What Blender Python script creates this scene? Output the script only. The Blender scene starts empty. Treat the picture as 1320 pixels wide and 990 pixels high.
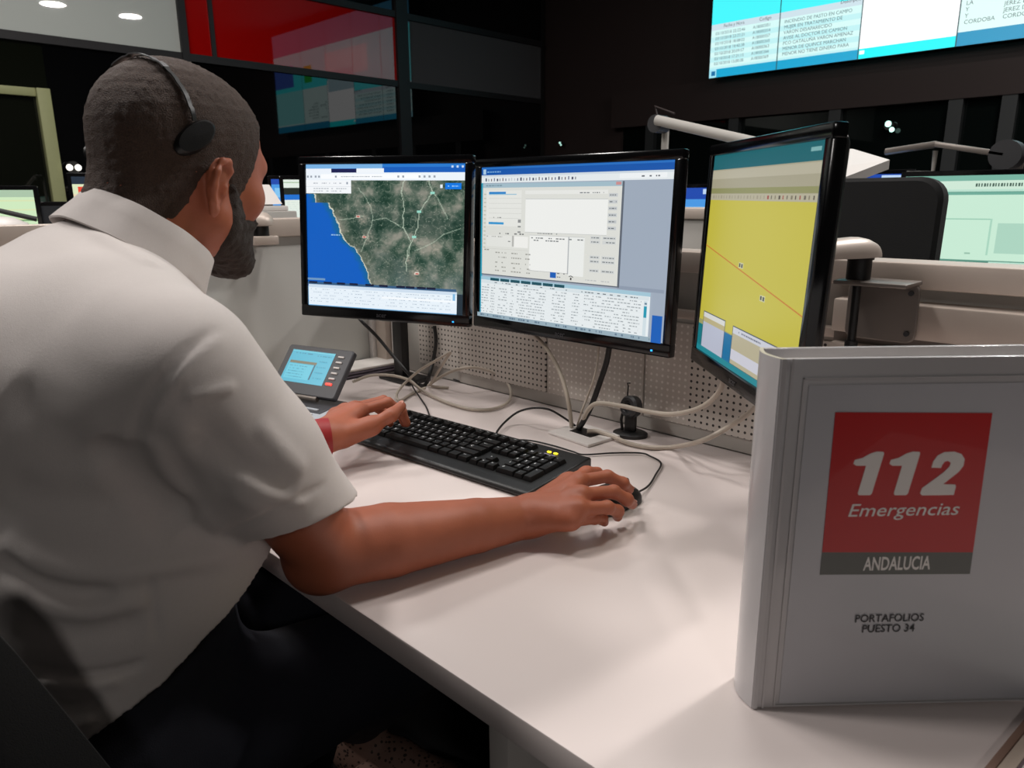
import bpy, bmesh, math, random
import numpy as np
from mathutils import Vector, Matrix, noise as mnoise
random.seed(7); np.random.seed(7)
scn = bpy.context.scene
COL = scn.collection
PI = math.pi
# ------------------------------------------------------------------ camera
FOC, CX, CY = 950., 660., 495.
PITCH, ROLL, TH, CAMZ = math.atan(240/950.), math.radians(0.4), math.radians(44.7), 1.187
CAM = np.array([0, 0, CAMZ])
_fh = np.array([-math.sin(TH), math.cos(TH), 0]); _r0 = np.array([math.cos(TH), math.sin(TH), 0]); _z = np.array([0, 0, 1.])
FW = _fh*math.cos(PITCH) - _z*math.sin(PITCH); _u0 = _fh*math.sin(PITCH) + _z*math.cos(PITCH)
RT = _r0*math.cos(ROLL) - _u0*math.sin(ROLL); UPV = _u0*math.cos(ROLL) + _r0*math.sin(ROLL)
def P(px, py, z=None, x=None, y=None, d=None):
    r = FW + RT*(px-CX)/FOC + UPV*(CY-py)/FOC
    if z is not None: t = (z-CAMZ)/r[2]
    elif x is not None: t = x/r[0]
    elif y is not None: t = y/r[1]
    else: t = d
    return CAM + r*t
cam = bpy.data.cameras.new('camera'); camo = bpy.data.objects.new('camera', cam); COL.objects.link(camo)
cam.sensor_width = 36; cam.lens = 36*FOC/1320; cam.clip_start = .02; cam.clip_end = 60
M = Matrix(((RT[0], UPV[0], -FW[0], 0), (RT[1], UPV[1], -FW[1], 0), (RT[2], UPV[2], -FW[2], CAMZ), (0, 0, 0, 1)))
camo.matrix_world = M
cam.dof.use_dof = True; cam.dof.focus_distance = 1.25; cam.dof.aperture_fstop = 11.0
scn.camera = camo
# ------------------------------------------------------------------ materials
def lin(c):
    if isinstance(c, str):
        c = [int(c[i:i+2], 16) for i in (0, 2, 4)]
    out = []
    for v in c[:3]:
        v = v/255.
        out.append(v/12.92 if v <= .04045 else ((v+.055)/1.055)**2.4)
    return out
def mat(name, c, rough=.5, metal=0., var=.06, scale=30., bump=0., bscale=200., spec=.5, sheen=0., coat=0.):
    m = bpy.data.materials.new(name); m.use_nodes = True
    nt = m.node_tree; b = nt.nodes['Principled BSDF']; L = lin(c)
    tc = nt.nodes.new('ShaderNodeTexCoord'); nz = nt.nodes.new('ShaderNodeTexNoise')
    nz.inputs['Scale'].default_value = scale; nz.inputs['Detail'].default_value = 4
    nt.links.new(tc.outputs['Object'], nz.inputs['Vector'])
    mx = nt.nodes.new('ShaderNodeMix'); mx.data_type = 'RGBA'
    mx.inputs[6].default_value = [min(1, v*(1-var)) for v in L]+[1]; mx.inputs[7].default_value = [min(1, v*(1+var)) for v in L]+[1]
    nt.links.new(nz.outputs['Fac'], mx.inputs[0]); nt.links.new(mx.outputs[2], b.inputs['Base Color'])
    b.inputs['Roughness'].default_value = rough; b.inputs['Metallic'].default_value = metal
    b.inputs['Specular IOR Level'].default_value = spec
    b.inputs['Sheen Weight'].default_value = sheen; b.inputs['Coat Weight'].default_value = coat
    if bump:
        n2 = nt.nodes.new('ShaderNodeTexNoise'); n2.inputs['Scale'].default_value = bscale; n2.inputs['Detail'].default_value = 3
        nt.links.new(tc.outputs['Object'], n2.inputs['Vector'])
        bp = nt.nodes.new('ShaderNodeBump'); bp.inputs['Strength'].default_value = bump; bp.inputs['Distance'].default_value = .002
        nt.links.new(n2.outputs['Fac'], bp.inputs['Height']); nt.links.new(bp.outputs['Normal'], b.inputs['Normal'])
    return m
def emat(name, c, strength):
    m = bpy.data.materials.new(name); m.use_nodes = True
    b = m.node_tree.nodes['Principled BSDF']
    b.inputs['Base Color'].default_value = lin(c)+[1]; b.inputs['Emission Color'].default_value = lin(c)+[1]
    b.inputs['Emission Strength'].default_value = strength
    return m
def screen_mat(name, strength, rough=.35):
    m = bpy.data.materials.new(name); m.use_nodes = True; nt = m.node_tree
    b = nt.nodes['Principled BSDF']; a = nt.nodes.new('ShaderNodeAttribute'); a.attribute_name = 'Col'
    nt.links.new(a.outputs['Color'], b.inputs['Emission Color']); b.inputs['Emission Strength'].default_value = strength
    b.inputs['Base Color'].default_value = (.01, .01, .012, 1); b.inputs['Roughness'].default_value = rough
    return m
def glass_panel(name, c, refl=.12, rough=.02, base_rough=.6):
    """dark or coloured glazed panel: diffuse body under a reflecting pane"""
    m = bpy.data.materials.new(name); m.use_nodes = True; nt = m.node_tree
    b = nt.nodes['Principled BSDF']; b.inputs['Base Color'].default_value = lin(c)+[1]; b.inputs['Roughness'].default_value = base_rough
    b.inputs['Specular IOR Level'].default_value = 0
    g = nt.nodes.new('ShaderNodeBsdfGlossy'); g.inputs['Roughness'].default_value = rough
    x = nt.nodes.new('ShaderNodeMixShader'); x.inputs[0].default_value = refl
    nz = nt.nodes.new('ShaderNodeTexNoise'); nz.inputs['Scale'].default_value = .8
    tc = nt.nodes.new('ShaderNodeTexCoord'); nt.links.new(tc.outputs['Object'], nz.inputs['Vector'])
    bp = nt.nodes.new('ShaderNodeBump'); bp.inputs['Strength'].default_value = .02; bp.inputs['Distance'].default_value = .02
    nt.links.new(nz.outputs['Fac'], bp.inputs['Height']); nt.links.new(bp.outputs['Normal'], g.inputs['Normal'])
    nt.links.new(b.outputs[0], x.inputs[1]); nt.links.new(g.outputs[0], x.inputs[2])
    nt.links.new(x.outputs[0], nt.nodes['Material Output'].inputs['Surface'])
    return m
# ------------------------------------------------------------------ mesh builder
def rot(rx=0, ry=0, rz=0):
    return Matrix.Rotation(rz, 4, 'Z') @ Matrix.Rotation(rx, 4, 'X') @ Matrix.Rotation(ry, 4, 'Y')
def cat(pts, n=8):
    """Catmull-Rom through pts"""
    p = [Vector(q) for q in pts]; p = [p[0]*2-p[1]]+p+[p[-1]*2-p[-2]]; out = []
    for i in range(1, len(p)-2):
        a, b, c, d = p[i-1:i+3]
        for k in range(n):
            t = k/n
            out.append(.5*((2*b)+(c-a)*t+(2*a-5*b+4*c-d)*t*t+(3*b-a-3*c+d)*t**3))
    out.append(p[-2]); return out
class MB:
    def __init__(s, T=None): s.v = []; s.f = []; s.T = T
    def add(s, vs, fs, T=None):
        o = len(s.v)
        for q in vs:
            q = Vector(q)
            if T is not None: q = T @ q
            if s.T is not None: q = s.T @ q
            s.v.append(tuple(q))
        s.f += [tuple(i+o for i in f) for f in fs]; return s
    def box(s, lo, hi, T=None, bev=0., seg=2):
        bm = bmesh.new(); bmesh.ops.create_cube(bm, size=1)
        for v in bm.verts:
            v.co = Vector([lo[i] + (v.co[i]+.5)*(hi[i]-lo[i]) for i in range(3)])
        if bev: bmesh.ops.bevel(bm, geom=bm.edges[:], offset=min(bev, .49*min(abs(hi[i]-lo[i]) for i in range(3))), segments=seg, affect='EDGES', profile=.5)
        bm.verts.index_update(); s.add([v.co.copy() for v in bm.verts], [[v.index for v in f.verts] for f in bm.faces], T); bm.free(); return s
    def rbox(s, w, h, d, r, T=None, n=6, bev=.002):
        """rounded rectangle in XZ (w x h), thickness d along Y, centred"""
        pts = []
        for cx, cz, a0 in ((w/2-r, h/2-r, 0), (-w/2+r, h/2-r, 90), (-w/2+r, -h/2+r, 180), (w/2-r, -h/2+r, 270)):
            for k in range(n+1):
                a = math.radians(a0+90*k/n); pts.append((cx+r*math.cos(a), cz+r*math.sin(a)))
        def ring(y, ins):
            sx, sz = (w-2*ins)/w, (h-2*ins)/h
            return [(x*sx, y, z*sz) for x, z in pts]
        rings = [ring(-d/2, bev), ring(-d/2+bev, 0), ring(d/2-bev, 0), ring(d/2, bev)]
        N = len(pts); vs = sum(rings, []); fs = [list(range(N)), list(range(4*N-1, 3*N-1, -1))]
        for k in range(3):
            for i in range(N):
                j = (i+1) % N; fs.append((k*N+i, (k+1)*N+i, (k+1)*N+j, k*N+j))
        return s.add(vs, fs, T)
    def prism(s, poly, y0, y1, T=None):
        """polygon of (x,z) extruded along Y"""
        N = len(poly); vs = [(x, y0, z) for x, z in poly]+[(x, y1, z) for x, z in poly]
        return s.add(vs, [list(range(N)), list(range(2*N-1, N-1, -1))]+[(i, i+N, (i+1) % N+N, (i+1) % N) for i in range(N)], T)
    def prismx(s, poly, x0, x1, T=None):
        """polygon of (y,z) extruded along X"""
        N = len(poly); vs = [(x0, y, z) for y, z in poly]+[(x1, y, z) for y, z in poly]
        return s.add(vs, [list(range(N)), list(range(2*N-1, N-1, -1))]+[(i, i+N, (i+1) % N+N, (i+1) % N) for i in range(N)], T)
    def prismz(s, poly, z0, z1, T=None):
        N = len(poly); vs = [(x, y, z0) for x, y in poly]+[(x, y, z1) for x, y in poly]
        return s.add(vs, [list(range(N)), list(range(2*N-1, N-1, -1))]+[(i, i+N, (i+1) % N+N, (i+1) % N) for i in range(N)], T)
    def lathe(s, prof, n=24, T=None):
        """prof: (r,z) list, about Z"""
        vs = []; fs = []
        for r, z in prof:
            for k in range(n): a = 2*PI*k/n; vs.append((r*math.cos(a), r*math.sin(a), z))
        for j in range(len(prof)-1):
            for k in range(n): l = (k+1) % n; fs.append((j*n+k, j*n+l, (j+1)*n+l, (j+1)*n+k))
        fs.append(list(range(n-1, -1, -1))); m = (len(prof)-1)*n; fs.append(list(range(m, m+n)))
        return s.add(vs, fs, T)
    def cyl(s, p0, p1, r, r1=None, n=20, T=None):
        p0, p1 = Vector(p0), Vector(p1); d = p1-p0
        q = Matrix.Translation(p0) @ d.to_track_quat('Z', 'Y').to_matrix().to_4x4()
        if T is not None: q = T @ q
        return s.lathe([(r, 0), (r if r1 is None else r1, d.length)], n, q)
    def tube(s, pts, r, n=10, T=None):
        pts = [Vector(p) for p in pts]; vs = []; fs = []; N = len(pts)
        t = (pts[1]-pts[0]).normalized(); u = t.orthogonal().normalized()
        for i, p in enumerate(pts):
            t = (pts[min(i+1, N-1)]-pts[max(i-1, 0)]).normalized()
            u = (u-t*u.dot(t)).normalized(); w = t.cross(u); rr = r[i] if hasattr(r, '__len__') else r
            for k in range(n): a = 2*PI*k/n; vs.append(p+(u*math.cos(a)+w*math.sin(a))*rr)
        for i in range(N-1):
            for k in range(n): l = (k+1) % n; fs.append((i*n+k, i*n+l, (i+1)*n+l, (i+1)*n+k))
        fs.append(list(range(n-1, -1, -1))); fs.append(list(range((N-1)*n, N*n)))
        return s.add(vs, fs, T)
    def ball(s, c, r, T=None, seg=16):
        r = r if hasattr(r, '__len__') else (r, r, r)
        bm = bmesh.new(); bmesh.ops.create_uvsphere(bm, u_segments=seg, v_segments=seg//2+2, radius=1)
        for v in bm.verts: v.co = Vector([c[i]+v.co[i]*r[i] for i in range(3)])
        bm.verts.index_update(); s.add([v.co.copy() for v in bm.verts], [[v.index for v in f.verts] for f in bm.faces], T); bm.free(); return s
    def text(s, st, size, T=None, depth=0., align='CENTER', shear=0., offset=0., sx=1.):
        """lettering in the XZ plane facing -Y"""
        vs, fs = text_poly(st, align, shear, offset)
        if depth:
            n = len(vs)
            V = [(x*size*sx, 0, z*size) for x, z in vs]+[(x*size*sx, -depth, z*size) for x, z in vs]
            F = [[i+n for i in f] for f in fs]
            ed = {}
            for f in fs:
                for i in range(len(f)): ed[(f[i], f[(i+1) % len(f)])] = 1
            for (a, b) in ed:
                if (b, a) not in ed: F.append((a, a+n, b+n, b))
            return s.add(V, F, T)
        return s.add([(x*size*sx, 0, z*size) for x, z in vs], fs, T)
    def build(s, name, m, parent=None, smooth=True, ang=35):
        me = bpy.data.meshes.new(name); me.from_pydata(s.v, [], s.f); me.validate(); me.update()
        bm = bmesh.new(); bm.from_mesh(me); bmesh.ops.recalc_face_normals(bm, faces=bm.faces[:]); bm.to_mesh(me); bm.free()
        me.materials.append(m)
        o = bpy.data.objects.new(name, me); COL.objects.link(o)
        if smooth:
            me.polygons.foreach_set('use_smooth', [True]*len(me.polygons)); me.set_sharp_from_angle(angle=math.radians(ang))
        if parent is not None: o.parent = parent
        return o
_tc = {}
def text_poly(st, align='CENTER', shear=0., offset=0.):
    k = (st, align, shear, offset)
    if k not in _tc:
        c = bpy.data.curves.new('lettering', 'FONT'); c.body = st; c.size = 1; c.align_x = align; c.shear = shear; c.offset = offset
        c.resolution_u = 3; c.fill_mode = 'FRONT'
        o = bpy.data.objects.new('lettering', c); COL.objects.link(o)
        dg = bpy.context.evaluated_depsgraph_get(); me = bpy.data.meshes.new_from_object(o.evaluated_get(dg))
        _tc[k] = ([(v.co.x, v.co.y) for v in me.vertices], [list(p.vertices) for p in me.polygons])
        bpy.data.objects.remove(o); bpy.data.curves.remove(c); bpy.data.meshes.remove(me)
    return _tc[k]
class Screen:
    """a lit display face: coloured areas of one flat picture, w x h metres, facing -Y, centred"""
    def __init__(s, w, h): s.w, s.h = w, h; s.v = []; s.f = []; s.c = []; s.n = 0
    def poly(s, uv, col, dy=None):
        s.n += 1; y = -.00001*s.n if dy is None else dy; o = len(s.v)
        s.v += [((u-.5)*s.w, y, (.5-v)*s.h) for u, v in uv]; s.f.append(tuple(range(o, o+len(uv)))); s.c.append(lin(col))
    def rect(s, u0, v0, u1, v1, col): s.poly([(u0, v0), (u0, v1), (u1, v1), (u1, v0)], col)
    def line(s, a, b, t, col):
        d = Vector(((b[0]-a[0])*s.w, (b[1]-a[1])*s.h)); n = Vector((-d.y, d.x)).normalized()*t/2; n = (n.x/s.w, n.y/s.h)
        s.poly([(a[0]+n[0], a[1]+n[1]), (b[0]+n[0], b[1]+n[1]), (b[0]-n[0], b[1]-n[1]), (a[0]-n[0], a[1]-n[1])], col)
    def dashes(s, u0, u1, v, t, col, dens=.75, rnd=random):
        u = u0
        while u < u1:
            L = rnd.uniform(.004, .016); 
            if rnd.random() < dens: s.rect(u, v-t/2, min(u+L, u1), v+t/2, col)
            u += L+.004
    def text(s, st, u, v, size, col, align='LEFT', shear=0.):
        vs, fs = text_poly(st, align, shear); s.n += 1; o = len(s.v); y = -.00001*s.n
        s.v += [((u-.5)*s.w+x*size, y, (.5-v)*s.h+z*size) for x, z in vs]
        s.f += [tuple(i+o for i in f) for f in fs]; s.c += [lin(col)]*len(fs)
    def grid(s, u0, v0, u1, v1, nu, nv, fn):
        s.n += 1; y = -.00001*s.n
        for i in range(nu):
            for j in range(nv):
                a, b = u0+(u1-u0)*i/nu, u0+(u1-u0)*(i+1)/nu; c, d = v0+(v1-v0)*j/nv, v0+(v1-v0)*(j+1)/nv
                o = len(s.v); s.v += [((p-.5)*s.w, y, (.5-q)*s.h) for p, q in ((a, c), (a, d), (b, d), (b, c))]
                s.f.append((o, o+1, o+2, o+3)); s.c.append(lin(fn((a+b)/2, (c+d)/2)))
    def build(s, name, m, parent=None, T=None):
        me = bpy.data.meshes.new(name)
        V = s.v if T is None else [tuple(T @ Vector(q)) for q in s.v]
        me.from_pydata(V, [], s.f)
        at = me.color_attributes.new('Col', 'FLOAT_COLOR', 'CORNER')
        buf = []
        for p, c in zip(me.polygons, s.c): buf += (list(c)+[1.])*p.loop_total
        at.data.foreach_set('color', buf); me.materials.append(m); me.update()
        o = bpy.data.objects.new(name, me); COL.objects.link(o)
        if parent is not None: o.parent = parent
        return o
def tag(o, label=None, cat=None, group=None, kind=None):
    if label: o['label'] = label
    if cat: o['category'] = cat
    if group: o['group'] = group
    if kind: o['kind'] = kind
    return o
def thing(name, label, cat, loc=(0, 0, 0), rz=0., group=None, mtx=None):
    o = bpy.data.objects.new(name, None); COL.objects.link(o); o.empty_display_size = .05
    if mtx is not None: o.matrix_world = mtx
    else: o.location = loc; o.rotation_euler = (0, 0, rz)
    return tag(o, label, cat, group)
def struct(mb, name, m, **k): return tag(mb.build(name, m, **k), kind='structure')
# ------------------------------------------------------------------ shared materials
M_desk = mat('white_laminate', (222, 210, 206), .38, var=.02, scale=3)
M_edge = mat('grey_edging', (176, 168, 164), .45, var=.03)
M_black = mat('black_plastic', (11, 11, 12), .42, var=.1, bump=.15, bscale=900)
M_gloss = mat('gloss_black', (9, 9, 11), .16, var=.05)
M_key = mat('key_black', (10, 10, 11), .4, var=.1, spec=.35)
M_rail = mat('beige_aluminium', (198, 184, 173), .42, metal=.25, var=.04)
M_panel = mat('pale_panel', (172, 168, 162), .55, var=.03)
M_white = mat('white_paint', (212, 206, 202), .45, var=.02)
M_grey = mat('grey_metal', (128, 120, 114), .4, metal=.5, var=.05)
M_dgrey = mat('dark_grey_plastic', (46, 46, 48), .45, var=.06, bump=.1, bscale=700)
M_beigecable = mat('beige_cable', (176, 165, 152), .5, var=.05)
M_blackcable = mat('black_cable', (14, 13, 14), .45)
M_fabric_black = mat('black_fabric', (9, 9, 10), .9, var=.2, scale=400, bump=.4, bscale=1200)
M_dark = mat('dark_paint', (22, 20, 19), .6, var=.1)
M_paper = mat('white_paper', (225, 220, 214), .7, var=.02)
S_mon = screen_mat('monitor_light', 1.0)
S_far = screen_mat('far_monitor_light', 1.0)
S_wall = screen_mat('video_wall_light', 1.25)
# ------------------------------------------------------------------ room shell
WX, WY, CEIL = -5.49, 6.0, 3.6
M_floor = mat('dark_carpet', (34, 33, 35), .95, var=.25, scale=120, bump=.3, bscale=400)
M_ceil = mat('ceiling_white', (120, 118, 116), .8, var=.03)
M_brown = mat('dark_brown_cladding', (34, 19, 16), .7, var=.12, scale=2)
M_facade_dark = glass_panel('dark_glazing', (7, 7, 8), .07)
M_facade_red = glass_panel('red_glazing', (160, 9, 7), .075)
M_facade_grey = glass_panel('grey_glazing', (190, 194, 189), .10, rough=.015)
M_facade_smoke = glass_panel('smoked_glazing', (72, 72, 74), .07)
M_mull = mat('mullion_metal', (30, 28, 30), .5, metal=.3)
XR, YF = 3.4, -3.2
struct(MB().box((WX-.2, YF, -.1), (XR, WY+.3, 0)), 'floor', M_floor)
struct(MB().box((WX-.2, YF, CEIL), (XR, WY+.3, CEIL+.1)), 'ceiling', M_ceil)
struct(MB().box((XR, YF, 0), (XR+.1, WY+.3, CEIL)), 'wall_right', M_dark)
struct(MB().box((WX-.2, YF-.1, 0), (XR+.1, YF, CEIL)), 'wall_front', M_dark)
# back wall: brown band above, dark glazing strip below
struct(MB().box((WX-.1, WY+.12, 0), (XR, WY+.3, CEIL)), 'wall_back', M_brown)
zb = 1.83
struct(MB().box((WX+.9, WY+.02, zb), (XR, WY+.12, zb+.32)), 'trim_1', M_brown)
wb = MB()
wb.box((WX+1.0, WY+.09, .6), (XR, WY+.115, zb))
struct(wb, 'window_1', glass_panel('night_glazing', (9, 14, 13), .05))
m_ = MB()
for x in (-4.15, -3.3, -2.45, -1.62, -1.30, -.5, .35):
    m_.box((x-.045, WY+.03, .6), (x+.045, WY+.088, zb))
struct(m_, 'trim_2', mat('night_mullion', (30, 33, 34), .6))
# left facade: glazed gallery front with coloured spandrels
z0, z1 = 2.15, 2.70
seg = [(YF, 2.315, M_facade_grey), (2.365, 2.535, M_facade_red), (2.565, 4.16, M_facade_red), (4.28, 6.0, M_facade_smoke)]
struct(MB().box((WX-.2, YF, 0), (WX-.06, WY+.12, CEIL)), 'wall_left', M_dark)
n = 0
for y0_, y1_, mm in seg:
    n += 1; struct(MB().box((WX-.02, y0_, z0+.02), (WX, y1_, z1-.02 if mm is not M_facade_grey else CEIL)), 'window_%d' % (n+1), mm, smooth=False)
for y0_, y1_ in ((YF, .9), (1.46, 2.315), (2.365, 4.16), (4.28, 6.0)):
    n += 1; struct(MB().box((WX-.02, y0_, .08), (WX, y1_, z0-.02)), 'window_%d' % (n+1), M_facade_dark, smooth=False)
for y0_, y1_ in ((2.365, 4.16), (4.28, 6.0)):
    n += 1; struct(MB().box((WX-.02, y0_, z1+.02), (WX, y1_, CEIL)), 'window_%d' % (n+1), M_facade_dark, smooth=False)
t_ = MB()
for y in (2.34, 4.22): t_.box((WX-.05, y-(.025 if y < 3 else .06), 0), (WX+.03, y+(.025 if y < 3 else .06), CEIL))
struct(t_, 'trim_3', M_mull)
struct(MB().box((WX-.05, 2.535, z0), (WX+.015, 2.565, z1)), 'trim_4', M_mull)
struct(MB().box((WX-.05, YF, z0-.025), (WX+.02, 6.0, z0+.025)), 'trim_5', M_mull)
struct(MB().box((WX-.05, 2.36, z1-.025), (WX+.02, 6.0, z1+.025)), 'trim_6', M_mull)
# gallery door with pale frame
dj = mat('pale_green_frame', (150, 152, 108), .6, var=.05)
dr = struct(MB().box((WX-.03, .9, .0), (WX+.0, 1.46, z0-.02)), 'door_1', glass_panel('door_glazing', (15, 17, 11), .06))
d2 = MB()
d2.box((WX-.01, 1.385, .0), (WX+.05, 1.46, 1.86), bev=.004); d2.box((WX-.01, 1.13, 1.81), (WX+.03, 1.385, 1.86), bev=.004)
d2.build('door_frame', dj, dr)
# ------------------------------------------------------------------ ceiling downlights
M_lamp = emat('lamp_glow', (255, 244, 228), 7)
def downlight(x, y, lab, w=0):
    t = thing('ceiling_light', lab, 'ceiling light', (x, y, CEIL), group='round ceiling downlights')
    MB().lathe([(.13, -.02), (.16, -.02), (.16, 0), (.13, 0)], 28).build('rim', M_white, t)
    MB().lathe([(.0, -.012), (.128, -.012), (.128, -.004), (.0, -.004)], 28).build('diffuser', M_lamp, t)
downlight(.085, 3.14, 'round ceiling downlight whose reflection shows in the grey glass at upper left')
downlight(.085, 4.05, 'round ceiling downlight farther back, mirrored near the top edge of grey glass')
# ------------------------------------------------------------------ video wall
VX0, VX1, VZ0, VZ1 = -3.479, -.22, 2.15, 3.5
vw = thing('video_wall', 'huge bright video wall showing a cyan and white incident table', 'video wall', (0, WY, 0))
MB().box((VX0+.01, -.10, VZ0+.01), (VX1-.01, .018, VZ1-.01)).build('housing', M_dark, vw)
W_, H_ = VX1-VX0, VZ1-VZ0
T_ = Matrix.Translation(((VX0+VX1)/2, -.102, (VZ0+VZ1)/2))
def U(x): return (x-VX0)/W_
def V(z): return (VZ1-z)/H_
xs = [VX0, -2.888, -2.268, -1.632, -.985, VX1]
sc = Screen(W_, H_)
sc.rect(0, 0, 1, 1, (64, 226, 232))
for k in range(2): sc.rect(U(xs[k]), V(2.53), U(xs[k+1]), V(2.15), (196, 228, 226))
sc.rect(0, V(2.56), U(xs[2]), V(2.515), (188, 206, 214))
sc.rect(U(xs[2]), V(2.75), U(xs[3]), V(2.15), (255, 255, 255))
sc.rect(U(xs[3]), V(2.70), 1, V(2.15), (206, 232, 228))
sc.rect(U(xs[4]), V(2.70), 1, V(2.25), (140, 220, 220))
sc.rect(U(-.75), V(3.05), 1, V(2.76), (70, 100, 190)); sc.rect(U(-1.25), V(3.0), U(-1.05), V(2.78), (40, 180, 60))
sc.rect(0, V(3.5), 1, V(3.2), (60, 120, 150)); sc.rect(U(-2.6), V(3.1), U(-1.6), V(2.78), (190, 225, 228))
sc.rect(U(-2.27), V(2.86), U(-1.65), V(2.6), (170, 200, 210))
for k in range(9): sc.rect(U(-2.5), V(3.08-.035*k), U(-1.7), V(3.075-.035*k), (150, 190, 200))
for k in range(9):
    z = 2.475-.0385*k
    if k % 2: sc.rect(0, V(z+.026), U(xs[2]), V(z-.012), (176, 220, 222))
g1 = (62, 96, 104)
D = ['INCENDIO DE PASTO EN CAMPO', 'MUJER EN TRATAMIENTO DE', 'VARON DESAPARECIDO', 'AVISE AL DOCTOR DE CAMION', 'FCO CATALUÑA VARON AMENAZ', 'MENOR DE QUINCE MARCHAN', 'MENOR NO TIENE DINERO PARA']
hh = ['22:22:46', '22:22:21', '18:08:02', '18:40:38', '20:09:57', '17:21:13', '15:00:08']
for k in range(7):
    z = 2.478-.0385*k
    sc.text('03/10/2018 '+hh[k], U(-3.44), V(z), .032, g1); sc.text('A180003%02d' % (51+k*3), U(-3.11), V(z), .032, g1)
    sc.text(D[k], U(-2.85), V(z), .034, g1)
sc.text('Fecha y Hora', U(-3.37), V(2.528), .034, (50, 60, 70)); sc.text('Codigo', U(-3.06), V(2.528), .034, (50, 60, 70)); sc.text('Descripcion', U(-2.43), V(2.545), .034, (50, 60, 70))
for k, (a, b) in enumerate([('LA', 'SEVILLA'), ('CORDOBA', 'CORDOBA'), ('LA', 'DOS HERMANAS'), ('Y', 'JEREZ DE LA FRA'), ('Y', 'JEREZ DE LA FRA'), ('CORDOBA', 'CORDOBA')]):
    z = 2.475-.0385*k
    sc.text(a, U(-1.60), V(z), .036, (70, 92, 96)); sc.text(b, U(-1.38), V(z), .036, (70, 92, 96))
sc.rect(0, V(2.215), 1, V(2.15), (18, 150, 190)); sc.rect(U(xs[2]), V(2.218), U(xs[3]), V(2.15), (10, 226, 232))
sc.rect(U(xs[3]), V(2.235), 1, V(2.15), (20, 136, 176)); sc.rect(0, V(2.215), .02, V(2.15), (150, 210, 225)); sc.rect(.006, V(2.20), .017, V(2.165), (20, 100, 150))
sc.rect(U(-2.26), V(2.205), U(-2.225), V(2.18), (235, 250, 250))
for k in (1, 2, 3, 4): sc.rect(U(xs[k]-.004), 0, U(xs[k]+.004), 1, (40, 70, 76))
sc.build('display', S_wall, vw, T_)
# ------------------------------------------------------------------ far desks
def far_monitor(label, c, w, h, rz, painter, group=None, frame=M_gloss, pole=True, zdesk=.74):
    """c = centre of screen"""
    t = thing('monitor', label, 'monitor', (c[0], c[1], c[2]), rz, group)
    MB().rbox(w+.03, h+.03, .035, .008, Matrix.Translation((0, .0185, 0)), n=3).build('frame', frame, t)
    s = Screen(w, h); painter(s); s.build('screen', S_far, t)
    b = MB().cyl((0, .06, -(c[2]-zdesk)+.012), (0, .06, .0), .018).box((-.04, .03, -.05), (.04, .065, .05), bev=.004)
    b.lathe([(.1, 0), (.1, .008), (.03, .014)], 24, Matrix.Translation((0, .06, -(c[2]-zdesk)+.0005)))
    b.build('stand', M_black, t)
    return t
def far_desk(label, lo, hi, group=None):
    t = thing('desk', label, 'desk', ((lo[0]+hi[0])/2, (lo[1]+hi[1])/2, 0), 0, group)
    w, d = (hi[0]-lo[0])/2, (hi[1]-lo[1])/2
    MB().box((-w, -d, .71), (w, d, .74), bev=.003).build('desktop', M_white, t)
    for sx in (-1, 1): MB().box((sx*(w-.08)-.015, -d+.05, 0), (sx*(w-.08)+.015, d-.05, .71), bev=.003).build('leg', M_panel, t)
    return t
gy = (70, 96, 84)
def paint_green(s):
    s.rect(0, 0, 1, 1, (186, 224, 206)); s.rect(0, 0, 1, .05, (120, 178, 160)); s.rect(0, .05, 1, .13, (206, 232, 214))
    for k in range(22): s.rect(.38+.014*k, .075, .384+.014*k+(.003 if k % 3 else .006), .105, gy)
    s.rect(.0, .15, .72, .80, (96, 150, 132)); s.rect(.0, .155, .715, .79, (200, 234, 212)); s.rect(0, .155, .715, .18, (110, 170, 152))
    s.rect(0, .40, .48, .41, (150, 200, 176)); s.rect(.48, .40, .49, .74, (168, 212, 190)); s.rect(.52, .44, .7, .72, (172, 212, 192))
    s.rect(.2, .715, .235, .74, (30, 60, 60)); s.rect(.37, .72, .40, .735, (150, 190, 170))
    s.rect(.72, .18, 1, .42, (168, 212, 194)); s.rect(.72, .42, 1, .43, (96, 160, 140)); s.rect(.72, .55, 1, .57, (110, 170, 150))
    s.rect(.0, .80, .5, .815, (86, 140, 124))
    for k in range(7): s.dashes(.02, .95, .83+.024*k, .006, (150, 200, 178), .5)
def paint_blue(s):
    s.rect(0, 0, 1, 1, (70, 150, 225)); s.rect(0, 0, 1, .18, (20, 70, 170)); s.rect(.1, .3, .9, .62, (130, 195, 240)); s.rect(.72, .02, .95, .1, (190, 215, 245))
def paint_leftgreen(s):
    s.rect(0, 0, 1, 1, (206, 232, 190)); s.rect(0, 0, 1, .1, (170, 196, 168)); s.rect(0, .40, 1, .44, (110, 160, 104)); s.rect(0, .88, 1, .9, (150, 190, 150))
    for k in range(6): s.rect(0, .14+.13*k, 1, .16+.13*k, (216, 226, 178))
    s.rect(.62, .14, .64, .2, (110, 140, 100))
def paint_redmark(s):
    s.rect(0, 0, 1, 1, (220, 230, 190)); s.rect(0, 0, 1, .12, (24, 40, 56)); s.rect(.55, .03, .7, .1, (120, 150, 170))
    s.rect(0, .28, 1, .31, (240, 214, 180)); s.rect(.06, .16, .36, .42, (228, 70, 44)); s.rect(0, .68, 1, .71, (190, 214, 160)); s.rect(.5, .42, .9, .44, (180, 205, 170))
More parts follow.
